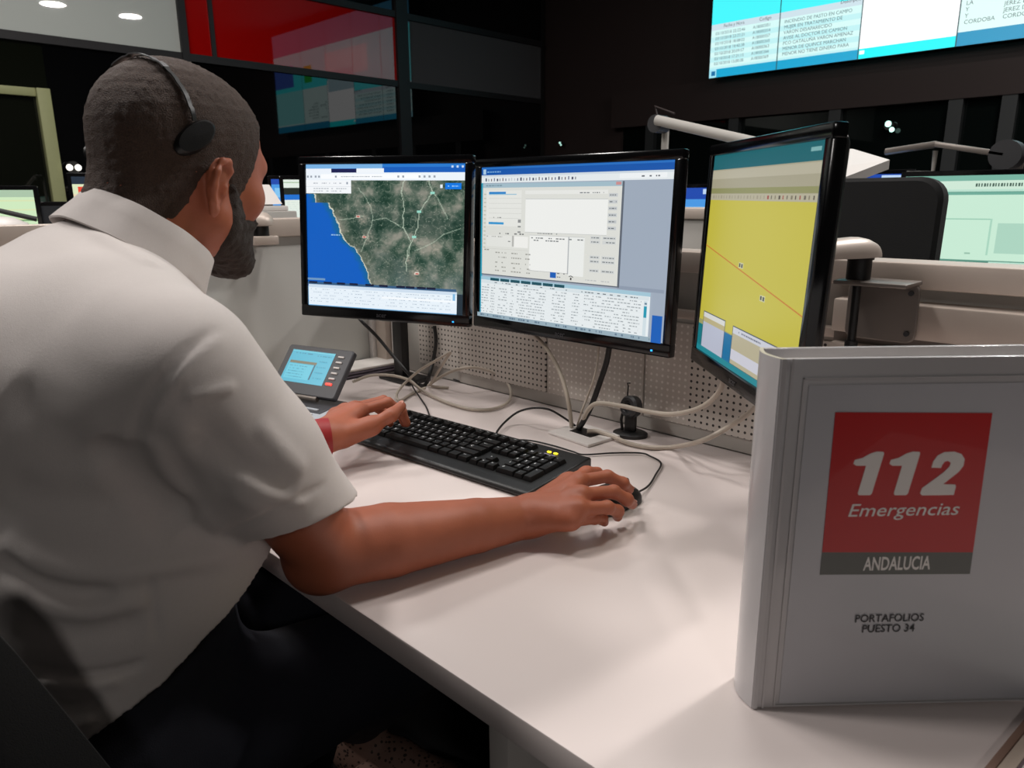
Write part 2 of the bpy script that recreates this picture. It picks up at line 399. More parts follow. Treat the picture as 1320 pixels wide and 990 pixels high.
def paint_small(s):
    s.rect(0, 0, 1, 1, (226, 236, 226)); s.rect(0, .2, 1, .37, (18, 30, 20)); s.rect(0, .37, 1, .50, (16, 110, 205)); s.rect(0, .06, 1, .08, (150, 180, 140))
    for k in range(8): s.dashes(.05, .95, .56+.05*k, .012, (196, 214, 206), .6)
# right-hand desk beyond the partition
far_desk('white desk behind the partition on the right, under the green monitor', (-2.2, 2.22), (.5, 2.97))
far_monitor('monitor with pale green form screen beyond the partition at right', (-.545, 2.56, 1.087), .50, .31, math.radians(4), paint_green)
far_monitor('small bright blue screen seen between the second and third monitor', (-1.62, 2.62, 1.10), .30, .24, math.radians(20), paint_blue)
far_monitor('small blue screen peeking out under the white lamp head', (-1.05, 2.85, 1.16), .34, .20, math.radians(20), paint_blue)
# low partition of the far desk, seen through the gap between two monitors
fp = thing('partition', 'low pale partition with beige rail seen between second and third monitor', 'partition', (-1.25, 2.05, 0))
MB().box((-.7, -.02, 0), (.2, .02, 1.12), bev=.002).build('panel', M_panel, fp); MB().box((-.7, -.03, 1.12), (.2, .03, 1.155), bev=.004).build('rail', M_rail, fp)
# black office chair back
def office_chair(name, label, loc, rz, back_w=.46, back_h=.5, back_z=.58, armrests=True, cat='chair'):
    t = thing(name, label, cat, loc, rz)
    b = MB()
    for k in range(5):
        a = 2*PI*k/5+.3; b.tube([(0, 0, .09), (.15*math.cos(a), .15*math.sin(a), .08), (.30*math.cos(a), .30*math.sin(a), .065)], [.026, .022, .016])
    b.cyl((0, 0, .06), (0, 0, .40), .026)
    b.build('star_base', M_black, t)
    for k in range(5):
        a = 2*PI*k/5+.3; c = Vector((.30*math.cos(a), .30*math.sin(a), .03)); d = Vector((-math.sin(a), math.cos(a), 0))
        MB().cyl(c-d*.022, c-d*.004, .03).cyl(c+d*.004, c+d*.022, .03).build('caster', M_black, t)
    MB().rbox(.50, .48, .07, .09, Matrix.Translation((0, .02, .445)) @ rot(rx=PI/2), bev=.02).build('seat', M_fabric_black, t)
    MB().rbox(back_w, back_h, .05, .045, Matrix.Translation((0, -.245, back_z+back_h/2)) @ rot(rx=math.radians(-3)), bev=.008).build('backrest', M_fabric_black, t)
    MB().tube(cat_((0, -.02, .40), (0, -.2, .42), (0, -.288, .52), (0, -.292, back_z+.2)), .022).build('back_bar', M_black, t)
    if armrests:
        for sx in (-1, 1):
            MB().tube(cat_((sx*.2, 0, .41), (sx*.29, 0, .43), (sx*.30, -.0, .52), (sx*.30, 0, .63)), .016).box((sx*.30-.035, -.13, .63), (sx*.30+.035, .13, .66), bev=.012).build('armrest', M_black, t)
    return t
def cat_(*p): return cat(p, 6)
office_chair('office_chair', 'black rounded office chair back rising behind the partition at right', (float(P(1219, 236, y=1.67)[0])-.215, 1.92, .0), 0, .43, .60, .622, False)
# ------------------------------------------------------------------ desk lamps on far desks
def flat_lamp(label, base, pts, head, hw, hl, hrz, tilt, m, group=None):
    t = thing('desk_lamp', label, 'desk lamp', base)
    B = Vector(base); p = [Vector(q)-B for q in pts]
    MB().lathe([(.09, 0), (.09, .012), (.03, .02)], 24).build('base', M_grey, t)
    MB().tube(p, .014).build('arm', m, t)
    h = Matrix.Translation(Vector(head)-B) @ rot(rz=hrz) @ rot(rx=tilt[0], ry=tilt[1])
    MB().box((-hl/2, -hw/2, -.012), (hl/2, hw/2, .012), h, bev=.008).build('lamp_head', m, t)
    return t
# tubular arm lamp behind the second monitor
a, b = P(850, 160, y=2.3), P(955, 180, y=2.3)
lt = thing('desk_lamp', 'desk lamp with sloping pale tube arm above the second monitor', 'desk lamp', (a[0], 2.34, .74))
B = Vector((a[0], 2.34, .74))
MB().lathe([(.09, 0), (.09, .012), (.03, .02)], 24).build('base', M_grey, lt)
MB().tube([(0, 0, .01), (0, 0, .4), (0, 0, a[2]-.74+.005)], .013).build('post', M_panel, lt)
MB().cyl(Vector(a)-B+Vector((0, -.03, 0)), Vector(a)-B+Vector((0, .03, 0)), .03).build('joint', M_dgrey, lt)
MB().cyl(Vector(a)-B+Vector((0.012, -.035, .01)), Vector(b)-B+Vector((.1, -.04, -.022)), .017).build('arm', M_panel, lt)
MB().tube([Vector(a)-B, Vector(a)-B+Vector((-.02, 0, .06)), Vector(a)-B+Vector((.06, 0, .03))], .004).build('spring', M_brown, lt)
# white slab lamp head right of third monitor
c = P(1098, 212, y=2.0); c2 = (c[0]+.0, 2.06, c[2])
lt = thing('desk_lamp', 'white flat lamp head jutting out from behind the third monitor', 'desk lamp', (c[0]-.17, 2.32, .74))
B = Vector((c[0]-.17, 2.32, .74))
MB().lathe([(.08, 0), (.08, .012), (.03, .02)], 24).build('base', M_grey, lt)
MB().tube([(0, 0, .01), (0, 0, c[2]-.74)], .012).build('post', M_panel, lt)
p = [P(1040, 190, y=2.0), P(1146, 203, y=1.95), P(1146, 214, y=1.95), P(1092, 236, y=1.80), P(1030, 225, y=1.85)]
top = [Vector(q)-B for q in (P(1040, 188, y=2.2), P(1100, 192, y=2.2), P(1147, 206, y=2.0), P(1090, 228, y=1.85), P(1030, 222, y=1.9))]
bot = [q-Vector((0, 0, .022)) for q in top]
MB().add(top+bot, [(0, 1, 2, 3, 4), (9, 8, 7, 6, 5)]+[(i, i+5, (i+1) % 5+5, (i+1) % 5) for i in range(5)]).build('lamp_head', M_white, lt, smooth=False)
# folded grey lamp above the green monitor
q = [P(1140, 196, y=2.75), P(1207, 186, y=2.8), P(1300, 200, y=2.8)]
lt = thing('desk_lamp', 'slim grey folded desk lamp above the green monitor', 'desk lamp', (q[2][0]+.02, 2.86, .74))
B = Vector((q[2][0]+.02, 2.86, .74))
MB().lathe([(.08, 0), (.08, .012), (.03, .02)], 24).build('base', M_grey, lt)
MB().tube([(0, 0, .01), (0, 0, q[2][2]-.74)], .013).build('post', M_grey, lt)
lh = MB()
for i in (0, 1):
    A_, B_ = Vector(q[i])-B, Vector(q[i+1])-B; d = B_-A_
    lh.box((0, -.05, -.009), (d.length, .05, .009), Matrix.Translation(A_) @ d.to_track_quat('X', 'Z').to_matrix().to_4x4(), bev=.005)
lh.build('lamp_head', M_grey, lt)
MB().cyl(Vector(q[2])-B+Vector((0, -.05, 0)), Vector(q[2])-B+Vector((0, .03, 0)), .045).build('joint', M_dgrey, lt)
MB().tube([Vector(q[1])-B+Vector((.0, 0, -.02)), Vector(q[1])-B+Vector((0, 0, -.09)), Vector(q[1])-B+Vector((-.08, 0, -.09))], .008).build('hanger', M_panel, lt)
# left-hand far desks
far_desk('white desk far left behind the seated man', (-3.7, -.2), (-2.75, 1.15))
far_monitor('pale green monitor at far left edge behind the man', (-3.12, .56, 1.105), .34, .24, math.radians(72), paint_leftgreen)
far_monitor('far monitor with an orange red square, beside the shirt collar', (-3.22, 1.045, 1.16), .30, .235, math.radians(72), paint_redmark)
far_monitor('dark switched off monitor between the two pale green ones', (-3.08, .80, 1.07), .16, .20, math.radians(72), lambda s: s.rect(0, 0, 1, 1, (20, 22, 24)))
tcap = P(12, 292, x=-2.75)
tl = thing('desk_lamp', 'curved white lamp hood at the far left edge', 'desk lamp', (tcap[0]-.03, tcap[1]-.02, .74))
MB().lathe([(.07, 0), (.07, .012), (.03, .02)], 24).build('base', M_grey, tl); MB().tube([(0, 0, .01), (0, 0, tcap[2]-.74-.01)], .013).build('post', M_grey, tl)
MB().lathe([(.11, -.045), (.105, -.02), (.085, .01), (.045, .03), (.004, .036)], 28, Matrix.Translation((.0, 0, tcap[2]-.74)) @ Matrix.Scale(.9, 4)).build('hood', M_white, tl)
MB().tube([(-.08, -.08, tcap[2]-.715), (0, 0, tcap[2]-.69), (.02, .10, tcap[2]-.72)], .008).build('cable', M_blackcable, tl)
far_desk('white desk seen past the man\'s face, left of first monitor', (-3.5, 1.28), (-2.0, 2.0))
far_monitor('small far monitor peeping out at the left edge of the first monitor', (-2.62, 1.545, 1.185), .19, .150, math.radians(62), paint_small)
far_monitor('narrow blue glowing screen left of the small far monitor', (-2.95, 1.63, 1.21), .12, .12, math.radians(62), paint_blue)
lid = [P(326, 238, x=-2.5), P(347, 238, x=-2.5), P(364, 263, x=-2.4), P(326, 264, x=-2.4)]
lo_ = thing('laptop', 'open white laptop lid beside the man\'s nose', 'laptop', (-2.55, float(lid[3][1])+.0, 1.02))
B = Vector((-2.55, float(lid[3][1]), 1.02)); L4 = [Vector(q)-B for q in lid]; off = Vector((-.012, .004, 0))
MB().add(L4+[q+off for q in L4], [(0, 1, 2, 3), (7, 6, 5, 4)]+[(i, i+4, (i+1) % 4+4, (i+1) % 4) for i in range(4)]).build('lid', M_white, lo_, smooth=False)
zz = min(q.z for q in L4)
MB().box((-.16, -.12, zz-.022), (.15, .13, zz-.004), bev=.004).build('base', M_white, lo_)
lp = thing('pedestal', 'pale box pedestal under the white laptop beside the man\'s nose', 'pedestal', (-2.55, float(lid[3][1]), .74))
MB().box((-.18, -.14, .0), (.17, .15, 1.02+zz-.022-.74), bev=.004).build('body', M_panel, lp); MB().box((.17, -.03, .2), (.178, .03, .215)).build('handle', M_dgrey, lp)
# lamp reflections on the far wall, built as small glowing balls
for lab, q in (('pair of tiny white lamp reflections built as glowing balls on dark back wall above the green monitor', (1145, 162)), ('faint tiny glowing lamp reflection on dark back wall above the second monitor', (722, 185)),):
    w = P(*q, y=WY+.03); t = thing('glow_spot', lab, 'glow spot', w)
    f = .5 if q[0] < 800 else 1.
    MB().cyl((0, .05, 0), (0, .0, 0), .03*f).build('housing', M_dark, t)
    MB().ball((0, -.005, .012*f), .022*f, seg=10).ball((.03*f, -.005, -.03*f), .018*f, seg=10).build('glow_ball', emat('small_glow', (200, 255, 240), 1.6*f), t)
w = P(95, 216, x=WX+.06); t = thing('glow_spot', 'two tiny white lights on the dark glazing left of the man\'s head', 'glow spot', w)  # tiny glowing balls set just before the left facade
MB().cyl((-.04, 0, 0), (.0, .0, 0), .04).build('housing', M_dark, t)
MB().ball((.005, -.025, 0), .02, seg=10).ball((.005, .025, 0), .02, seg=10).build('glow_ball', emat('small_glow_white', (255, 250, 240), 1.6), t)
# ------------------------------------------------------------------ workstation desk
DZ = .74
dk = thing('workstation_desk', 'white laminate workstation desk carrying the keyboard, phone and ring binder', 'desk', (-.6, .78, 0))
MB().box((-1.06, -.378, .708), (1.30, .400, .74), bev=.0025).build('desktop', M_desk, dk)
MB().box((.14, -.352, 0), (.168, .33, .708), bev=.002).build('leg_panel', mat('grey_leg_panel', (205, 198, 192), .5), dk)
MB().box((1.2, -.352, 0), (1.228, .33, .708), bev=.002).build('leg_panel', M_panel, dk)
MB().box((-1.0, -.30, 0), (-.972, .33, .708), bev=.002).build('leg_panel', M_panel, dk)
MB().box((-.97, .30, .30), (1.2, .318, .708)).build('modesty_panel', M_dark, dk)
# ------------------------------------------------------------------ partition with perforated boards
def peg_mat(name, base, hole):
    m = mat(name, base, .5, var=.02); nt = m.node_tree; b = nt.nodes['Principled BSDF']; L = nt.links
    tc = nt.nodes.new('ShaderNodeTexCoord'); sx = nt.nodes.new('ShaderNodeSeparateXYZ'); L.new(tc.outputs['Object'], sx.inputs[0])
    def mth(op, a, v=None):
        n = nt.nodes.new('ShaderNodeMath'); n.operation = op
        if hasattr(a, 'links'): L.new(a, n.inputs[0])
        else: n.inputs[0].default_value = a
        if v is not None:
            if hasattr(v, 'links'): L.new(v, n.inputs[1])
            else: n.inputs[1].default_value = v
        return n.outputs[0]
    d = []
    for ax in ('X', 'Z'):
        f = mth('FRACT', mth('DIVIDE', sx.outputs[ax], .0125)); f = mth('SUBTRACT', f, .5); d.append(mth('MULTIPLY', f, f))
    r = mth('LESS_THAN', mth('SQRT', mth('ADD', d[0], d[1])), .2)
    mx = nt.nodes.new('ShaderNodeMix'); mx.data_type = 'RGBA'; old = b.inputs['Base Color'].links[0].from_socket
    L.new(r, mx.inputs[0]); L.new(old, mx.inputs[6]); mx.inputs[7].default_value = lin(hole)+[1]; L.new(mx.outputs[2], b.inputs['Base Color'])
    return m
M_peg_dark = peg_mat('perforated_board', (190, 182, 174), (38, 34, 33)); M_peg_pale = peg_mat('perforated_board_painted_backlight', (186, 178, 170), (216, 210, 204))  # pale holes: light from behind painted into the hole colour
PY = 1.17
pt = thing('desk_partition', 'low beige partition with perforated boards along the back of the desk', 'partition', (-.6, PY, 0))
def pb(x0, x1, z0, z1, y0, y1, name, m, bev=.0015): return MB().box((x0+.6, y0-PY, z0), (x1+.6, y1-PY, z1), bev=bev).build(name, m, pt)
pb(-1.56, .78, 0, 1.055, 1.195, 1.225, 'core_panel', M_panel)
for x0, x1, m in ((-1.50, -1.055, M_peg_dark), (-1.05, -.80, M_peg_pale), (-.795, -.70, M_peg_pale), (-.70, -.44, M_peg_dark)):
    pb(x0, x1, .77, .962, 1.172, 1.176, 'perforated_board', m, 0)
pb(-1.56, -.44, .742, .97, 1.176, 1.195, 'backing_board', M_panel)
pb(-1.56, .78, 1.055, 1.092, 1.165, 1.24, 'top_rail', M_rail, .003)
pb(-1.56, -.44, .97, .985, 1.17, 1.195, 'board_trim', M_rail)
# right section: slotted aluminium beam
pb(-.44, .78, .985, 1.035, 1.145, 1.195, 'slotted_beam', M_rail, .003)
pb(-.44, .78, .968, .985, 1.16, 1.195, 'beam_slot', M_grey, 0)
pb(-.44, .78, .742, .968, 1.145, 1.195, 'lower_panel', M_rail, .003)
# corner post
pb(-1.66, -1.615, 0, 1.10, 1.15, 1.22, 'corner_post', M_rail, .003)
pb(-1.61, -1.565, 0, 1.10, 1.165, 1.21, 'corner_post', M_white, .003)
# frosted side screen at the left end
M_frost = mat('frosted_panel', (182, 181, 176), .32, var=.03, scale=2)
ss = thing('side_screen', 'grey frosted side screen with beige rail at the left end of the desk', 'partition', (-1.69, .6, 0))
MB().box((-.012, -.9, 0), (.012, .54, 1.10), bev=.002).build('panel', M_frost, ss)
MB().box((-.03, -.9, 1.10), (.03, .54, 1.143), bev=.003).build('rail', M_rail, ss)
MB().box((-.03, .54, 0), (.028, .575, 1.143), bev=.003).build('post', M_white, ss)
# dome clip lamp on side screen
c = P(336, 304, x=-1.635)
tl = thing('screen_support', 'pale domed arm joint with black neck on the left side screen rail', 'screen support', (-1.635, c[1], c[2]))
def dome_arm(t, R=.03, arm=None):
    MB().cyl((0, 0, 0), (0, 0, .022), R*.62).build('neck', M_black, t)
    MB().lathe([(R*.66, .022), (R*1.0, .024), (R*1.02, .032), (R*.9, .042), (R*.6, .051), (R*.2, .054), (.001, .0545)], 24).build('dome', M_rail, t)
dome_arm(tl, .032)
MB().box((-.028, -.03, -.02), (.03, .03, 0), bev=.003).build('bracket', M_rail, tl)
# ------------------------------------------------------------------ monitors
def monitor(label, ctr, yaw, tilt, roll, w, h, painter, bez=.017, chin=.024):
    mt = Matrix.Translation(ctr) @ rot(tilt, roll, yaw)
    t = thing('monitor', label, 'monitor', mtx=mt)
    ow, oh = w+2*bez, h+bez+chin; zc = (bez-chin)/2
    # frame: four bars round the screen, one mesh
    f = MB(); y0, y1 = -.006, .012
    f.box((-ow/2, y0, h/2), (ow/2, y1, h/2+bez), bev=.003).box((-ow/2, y0, -h/2-chin), (ow/2, y1, -h/2), bev=.003)
    f.box((-ow/2, y0, -h/2-.002), (-w/2, y1, h/2+.002), bev=.003).box((w/2, y0, -h/2-.002), (ow/2, y1, h/2+.002), bev=.003)
    f.build('frame', M_gloss, t)
    b = MB().rbox(ow-.022, oh-.022, .012, .008, Matrix.Translation((0, .0165, zc)), bev=.004)
    b.rbox(ow*.62, oh*.6, .024, .03, Matrix.Translation((0, .033, zc)), bev=.010)
    b.build('rear_housing', M_black, t)
    s = Screen(w, h); painter(s); s.build('screen', S_mon, t, Matrix.Translation((0, -.002, 0)))
    MB().text('acer', .014, Matrix.Translation((0, -.0074, -h/2-chin*.5-.004)), offset=.008).build('brand_lettering', mat('logo_silver', (88, 88, 92), .3, metal=.6), t)
    MB().box((w/2-.021, -.0072, -h/2-chin*.62-.0012), (w/2-.0178, -.005, -h/2-chin*.62+.0016)).build('power_light', emat('blue_led', (40, 150, 255), 2.2), t)
    return t, mt
# painters ----------------------------------------------------------
def paint_map(s):
    N = mnoise.noise
    coast = [(.0, .20), (.055, .205), (.06, .265), (.14, .265), (.172, .32), (.20, .39), (.218, .46), (.265, .54), (.31, .572), (.352, .63), (.392, .72), (.435, .85), (.46, 1.)]
    def cu(v):
        for (a, b), (c, d) in zip(coast, coast[1:]):
            if b <= v <= d: return a+(c-a)*(v-b)/max(1e-6, d-b)
        return -.1
    roads = [[(.64, .10), (.62, .16), (.635, .30), (.63, .42), (.68, .52), (.66, .62)], [(.78, .10), (.81, .185), (.73, .315), (.72, .42), (.70, .49), (.655, .58), (.65, .72)],
             [(.81, .185), (.86, .26), (.90, .36)], [(.35, .16), (.42, .27), (.44, .38), (.40, .50), (.36, .60)], [(.22, .38), (.30, .37), (.38, .35)], [(.98, .42), (.88, .46), (.80, .53), (.70, .58)], [(.44, .38), (.52, .36), (.62, .42)]]
    def dseg(p, a, b):
        ax, ay = a; bx, by = b; dx, dy = bx-ax, by-ay; t = max(0, min(1, ((p[0]-ax)*dx+(p[1]-ay)*dy)/(dx*dx+dy*dy)))
        return math.hypot(p[0]-ax-dx*t, p[1]-ay-dy*t)
    towns = [(.40, .50, .075), (.38, .38, .05), (.72, .72, .07), (.83, .56, .05), (.42, .28, .04), (.66, .64, .05)]
    def mix(a, b, t): t = max(0, min(1, t)); return [x+(y-x)*t for x, y in zip(a, b)]
    def land(u, v):
        e = u-cu(v)-.012*N((u*30, v*30, 0))
        if e < 0:
            return mix((14, 100, 140), (4, 92, 190), -e/.045)
        p = (u*7, v*7, 3); n = N(p)+.6*N((u*18, v*18, 5))+.35*N((u*45, v*45, 9))
        c = mix((22, 56, 42), (146, 144, 132), .5+.85*n)
        c = mix(c, (14, 44, 36), (.32*N((u*4+3, v*4, 8))+.05)*2.4)
        if v > .6: c = mix(c, (112, 126, 124), (v-.6)*1.8+.4*N((u*9, v*9, 1)))
        c = mix(c, (128, 124, 108), (.12-e)*3)
        for tu, tv, tr in towns:
            d = math.hypot(u-tu, v-tv)
            if d < tr: c = mix(c, (176, 164, 150), (1-d/tr)*(.6+.9*N((u*70, v*70, 2))))
        r = abs(N((u*22, v*22, 21)))
        if r < .03: c = mix(c, (150, 156, 140), .4)
        r = N((u*110, v*110, 31))
        if r > .3: c = mix(c, (188, 184, 170), (r-.3)*1.2)
        for k, rd in enumerate(roads):
            for a, b in zip(rd, rd[1:]):
                if abs((a[0]+b[0])/2-u) < .12 and abs((a[1]+b[1])/2-v) < .14:
                    d = dseg((u+.008*N((u*25, v*25, 4)), v), a, b)
                    if d < .0026: c = mix(c, (186, 200, 180), .6 if k > 1 else .8)
        if e < .008: c = (206, 208, 190)
        return c
    s.rect(0, 0, 1, 1, (120, 180, 226))
    s.grid(0, .095, 1, .86, 200, 150, land)
    s.rect(0, 0, 1, .055, (16, 92, 186)); s.rect(0, 0, .5, .028, (120, 176, 226)); s.rect(0, .028, .17, .06, (236, 242, 250)); s.rect(.17, .03, .335, .06, (20, 26, 78)); s.rect(.335, .028, .51, .06, (240, 245, 250))
    s.rect(.5, .0, 1, .02, (40, 120, 205))
    for u in (.925, .955, .985): s.rect(u-.006, .012, u+.006, .026, (200, 220, 245))
    s.rect(0, .056, 1, .108, (236, 243, 250)); s.rect(.10, .066, .74, .098, (250, 252, 254))
    for u in (.012, .035, .065, .088, .20, .60, .63, .73, .76, .79, .82): s.rect(u-.006, .076, u+.006, .09, (150, 158, 170))
    s.dashes(.22, .5, .083, .006, (170, 178, 186), .7)
    s.rect(.0, .108, .30, .198, (243, 246, 249)); s.rect(.0, .15, .30, .152, (205, 212, 220)); s.dashes(.05, .24, .128, .007, (176, 182, 190), .7); s.dashes(.05, .28, .165, .007, (186, 192, 198), .8); s.dashes(.05, .24, .182, .007, (190, 196, 202), .8); s.rect(.27, .12, .28, .135, (140, 150, 165))
    s.rect(.885, .125, .98, .165, (0, 118, 226)); s.rect(.855, .135, .87, .158, (225, 235, 240)); s.dashes(.90, .965, .145, .007, (150, 205, 250), .9)
    for (u, v) in ((.81, .19), (.73, .315), (.70, .485), (.345, .355), (.385, .495), (.72, .73), (.715, .735)): s.rect(u-.013, v-.008, u+.013, v+.008, (214, 200, 186) if u < .6 or v > .6 else (150, 214, 196))
    for (u, v) in ((.345, .355), (.385, .495), (.72, .735)): s.rect(u-.009, v-.004, u+.009, v+.004, (190, 70, 60))
    s.dashes(.165, .225, .487, .008, (150, 190, 225), .9)
    s.rect(.0, .80, .12, .815, (110, 150, 190)); s.rect(0, .828, .96, .846, (52, 92, 130))
    for k, u in enumerate((.01, .11, .20, .285, .39, .48, .59, .65, .72, .78)): s.rect(u, .824, u+.055, .838, (14, 22, 52))
    s.rect(.005, .846, .965, .995, (232, 242, 250)); s.rect(.005, .846, .965, .868, (206, 222, 238)); s.rect(.965, .86, 1, 1, (24, 44, 56)); s.rect(.94, .86, .955, .905, (130, 185, 225))
    for k in range(5): s.dashes(.02, .93, .88+.022*k, .004, (168, 184, 200), .55); s.rect(.01, .891+.022*k, .94, .892+.022*k, (214, 226, 236))
    s.rect(.5, .905, .955, .92, (244, 249, 253))
def paint_form(s):
    s.rect(0, 0, 1, 1, (156, 168, 184)); s.rect(0, 0, 1, .05, (14, 84, 168)); s.rect(0, .0, 1, .012, (40, 110, 190)); s.rect(.01, .012, .028, .045, (170, 200, 225)); s.dashes(.035, .12, .03, .008, (120, 170, 215), .8)
    s.rect(0, .05, 1, .10, (226, 232, 234)); s.rect(.0, .05, 1, .062, (206, 216, 224))
    for k in range(30):
        u = .025+.0178*k; s.rect(u, .074-.004*(k % 3 == 0), u+(.005 if k % 4 else .009), .09, [(70, 74, 96), (120, 124, 130), (90, 60, 60), (60, 66, 110)][k % 4] if k not in (8, 9, 10) else (190, 196, 200))
    s.rect(.76, .062, .97, .09, (236, 240, 242)); s.dashes(.86, .94, .08, .008, (100, 104, 112), .9)
    s.rect(0, .10, .012, 1, (34, 160, 190)); s.rect(.775, .70, .99, .72, (140, 152, 170))
    s.rect(.008, .105, .785, .712, (92, 100, 112)); s.rect(.01, .105, .775, .705, (218, 219, 213)); s.rect(.01, .105, .775, .132, (160, 186, 198)); s.rect(.745, .108, .77, .125, (200, 140, 140)); s.dashes(.03, .13, .118, .008, (120, 146, 160), .7)
    s.rect(.035, .15, .25, .38, (226, 227, 222)); s.rect(.05, .158, .155, .172, (44, 130, 200)); s.rect(.05, .355, .145, .370, (60, 150, 205)); s.rect(.05, .172, .22, .178, (150, 190, 210))
    for k in range(5): s.rect(.05, .20+.032*k, .25, .202+.032*k, (196, 197, 192))
    for k in range(14): s.rect(.018, .17+.027*k, .032, .178+.027*k, (190, 190, 176))
    s.dashes(.08, .13, .325, .007, (150, 152, 150), .8)
    for v in (.335, .345, .375, .41): s.rect(.232, v, .25, v+.01, (140, 142, 142))
    s.rect(.272, .152, .71, .175, (228, 229, 225)); s.rect(.275, .205, .712, .412, (236, 237, 234)); s.rect(.275, .203, .712, .206, (186, 190, 190)); s.rect(.275, .412, .712, .414, (180, 183, 183)); s.dashes(.57, .69, .168, .006, (120, 124, 128), .9)
    for k in range(6): s.rect(.715, .172+.038*k, .757, .192+.038*k, (196, 200, 202)); s.dashes(.72, .752, .182+.038*k, .006, (110, 116, 120), .95)
    s.dashes(.12, .27, .428, .008, (110, 112, 112), .7); s.rect(.04, .443, .20, .515, (224, 225, 220)); s.rect(.21, .443, .295, .515, (236, 236, 232)); s.dashes(.04, .14, .45, .006, (160, 160, 156), .7); s.rect(.20, .44, .212, .51, (180, 180, 176)); s.dashes(.165, .19, .478, .006, (120, 122, 122), .9)
    s.dashes(.35, .46, .418, .006, (140, 142, 142), .8)
    s.rect(.305, .432, .52, .655, (236, 237, 234)); s.rect(.525, .432, .605, .668, (232, 234, 231)); s.rect(.52, .432, .526, .66, (176, 180, 182)); s.rect(.305, .43, .605, .4325, (186, 188, 188)); s.rect(.305, .655, .525, .657, (150, 152, 152))
    for v in (.447, .462): s.dashes(.315, .6 if v < .45 else .47, v, .007, (120, 124, 126), .6)
    for v in (.43, .455, .545, .57, .625): s.rect(.635, v-.01, .685, v+.01, (206, 209, 208)); s.rect(.695, v-.01, .76, v+.01, (206, 209, 208)); s.dashes(.64, .68, v, .006, (120, 126, 128), .9); s.dashes(.70, .755, v, .006, (120, 126, 128), .9)
    for i, u in enumerate((.10, .14, .20, .285)):
        for v in (.555, .585, .62, .65, .675): s.dashes(u, u+.03+(.03 if i == 2 else 0), v, .008, (160, 160, 154), .7)
    s.rect(.03, .53, .30, .532, (198, 198, 192)); s.dashes(.03, .06, .54, .008, (150, 150, 146), .9)
    s.rect(.43, .655, .463, .69, (20, 92, 180)); s.dashes(.468, .51, .66, .006, (110, 114, 118), .9); s.dashes(.468, .49, .682, .006, (110, 114, 118), .9)
    s.line((.533, .672), (.545, .668), .0015, (60, 62, 62)); s.line((.545, .668), (.556, .676), .0015, (60, 62, 62)); s.rect(.540, .678, .548, .694, (70, 72, 72)); s.dashes(.62, .74, .684, .006, (186, 188, 188), .9)
    s.rect(.012, .722, .935, .975, (228, 234, 236)); s.rect(.012, .722, .935, .745, (160, 196, 212))
    for k in range(7): s.rect(.072+.064*k, .728, .128+.064*k, .747, (24, 78, 92))
    s.rect(.012, .748, .93, .768, (214, 224, 228)); s.dashes(.1, .9, .758, .006, (110, 118, 124), .35)
    for k in range(11):
        v = .778+.0182*k; s.rect(.012, v+.009, .925, v+.0095, (206, 212, 214))
        for a, b in ((.02, .07), (.08, .11), (.13, .19), (.205, .23), (.245, .42), (.45, .53), (.56, .60), (.62, .90)): s.dashes(a, b-.01*random.random(), v, .006, (158, 166, 170), .72)
    s.rect(.915, .77, .93, .97, (206, 220, 226)); s.rect(.916, .80, .929, .865, (30, 150, 176)); s.rect(.918, .78, .928, .79, (90, 120, 140))
    s.rect(.955, .845, 1, 1, (10, 92, 180)); s.rect(0, .972, .955, 1, (150, 172, 184)); s.dashes(.02, .95, .985, .012, (96, 120, 140), .5)
def paint_yellow(s):
    s.rect(0, 0, 1, 1, (188, 178, 60)); s.rect(0, 0, 1, .07, (22, 96, 104)); s.rect(.9, .02, .97, .035, (120, 170, 170)); s.rect(0, .07, 1, .215, (160, 154, 130)); s.rect(0, .075, 1, .115, (176, 170, 148)); s.rect(0, .16, 1, .185, (136, 136, 88)); s.rect(0, .187, 1, .217, (172, 166, 142))
    for k in range(30):
        u = .03+.032*k; s.rect(u, .194, u+(.008 if k % 3 else .014), .209, [(120, 112, 90), (70, 62, 50), (150, 60, 50), (96, 90, 76)][k % 4] if k > 17 else (150, 142, 120))
    s.line((0, .447), (1, .64), .0016, (190, 110, 40))
    for (u, v) in ((.43, .508), (.665, .622)):
        s.rect(u-.024, v-.013, u+.024, v+.013, (196, 194, 150)); s.rect(u-.02, v-.009, u-.006, v+.008, (60, 62, 60)); s.rect(u+.002, v-.008, u+.018, v+.009, (80, 84, 80))
    s.rect(0, .835, 1, .86, (150, 150, 96)); s.rect(0, .86, 1, 1, (0, 112, 122)); s.rect(.28, .84, .46, 1, (0, 104, 150))
    s.rect(.055, .785, .33, .99, (70, 80, 90)); s.rect(.06, .79, .325, .99, (176, 180, 196)); s.rect(.06, .79, .325, .815, (206, 206, 200)); s.rect(.06, .815, .325, .84, (178, 166, 120))
    s.rect(.415, .79, 1., .975, (70, 80, 90)); s.rect(.42, .795, 1., .97, (176, 168, 140)); s.rect(.42, .795, 1., .825, (196, 198, 206)); s.rect(.42, .90, .7, .95, (196, 196, 206)); s.dashes(.48, .7, .81, .007, (100, 104, 120), .9)
    s.rect(0, .972, 1, 1, (20, 128, 140))
m1, mx1 = monitor('leftmost of the desk monitors, showing a satellite map of a coast', (-1.3051, .9349, 1.1062), .4199, -.0698, .0148, .376, .301, paint_map)
m2, mx2 = monitor('middle desk monitor, showing grey forms and a list of rows', (-.9127, 1.0668, 1.0953), .012, -.039, .0035, .4527, .301, paint_form)
m3, mx3 = monitor('right desk monitor turned inwards, showing a plain yellow map', (-.4785, .943, 1.0957), -.73, -.0378, .005, .366, .301, paint_yellow)
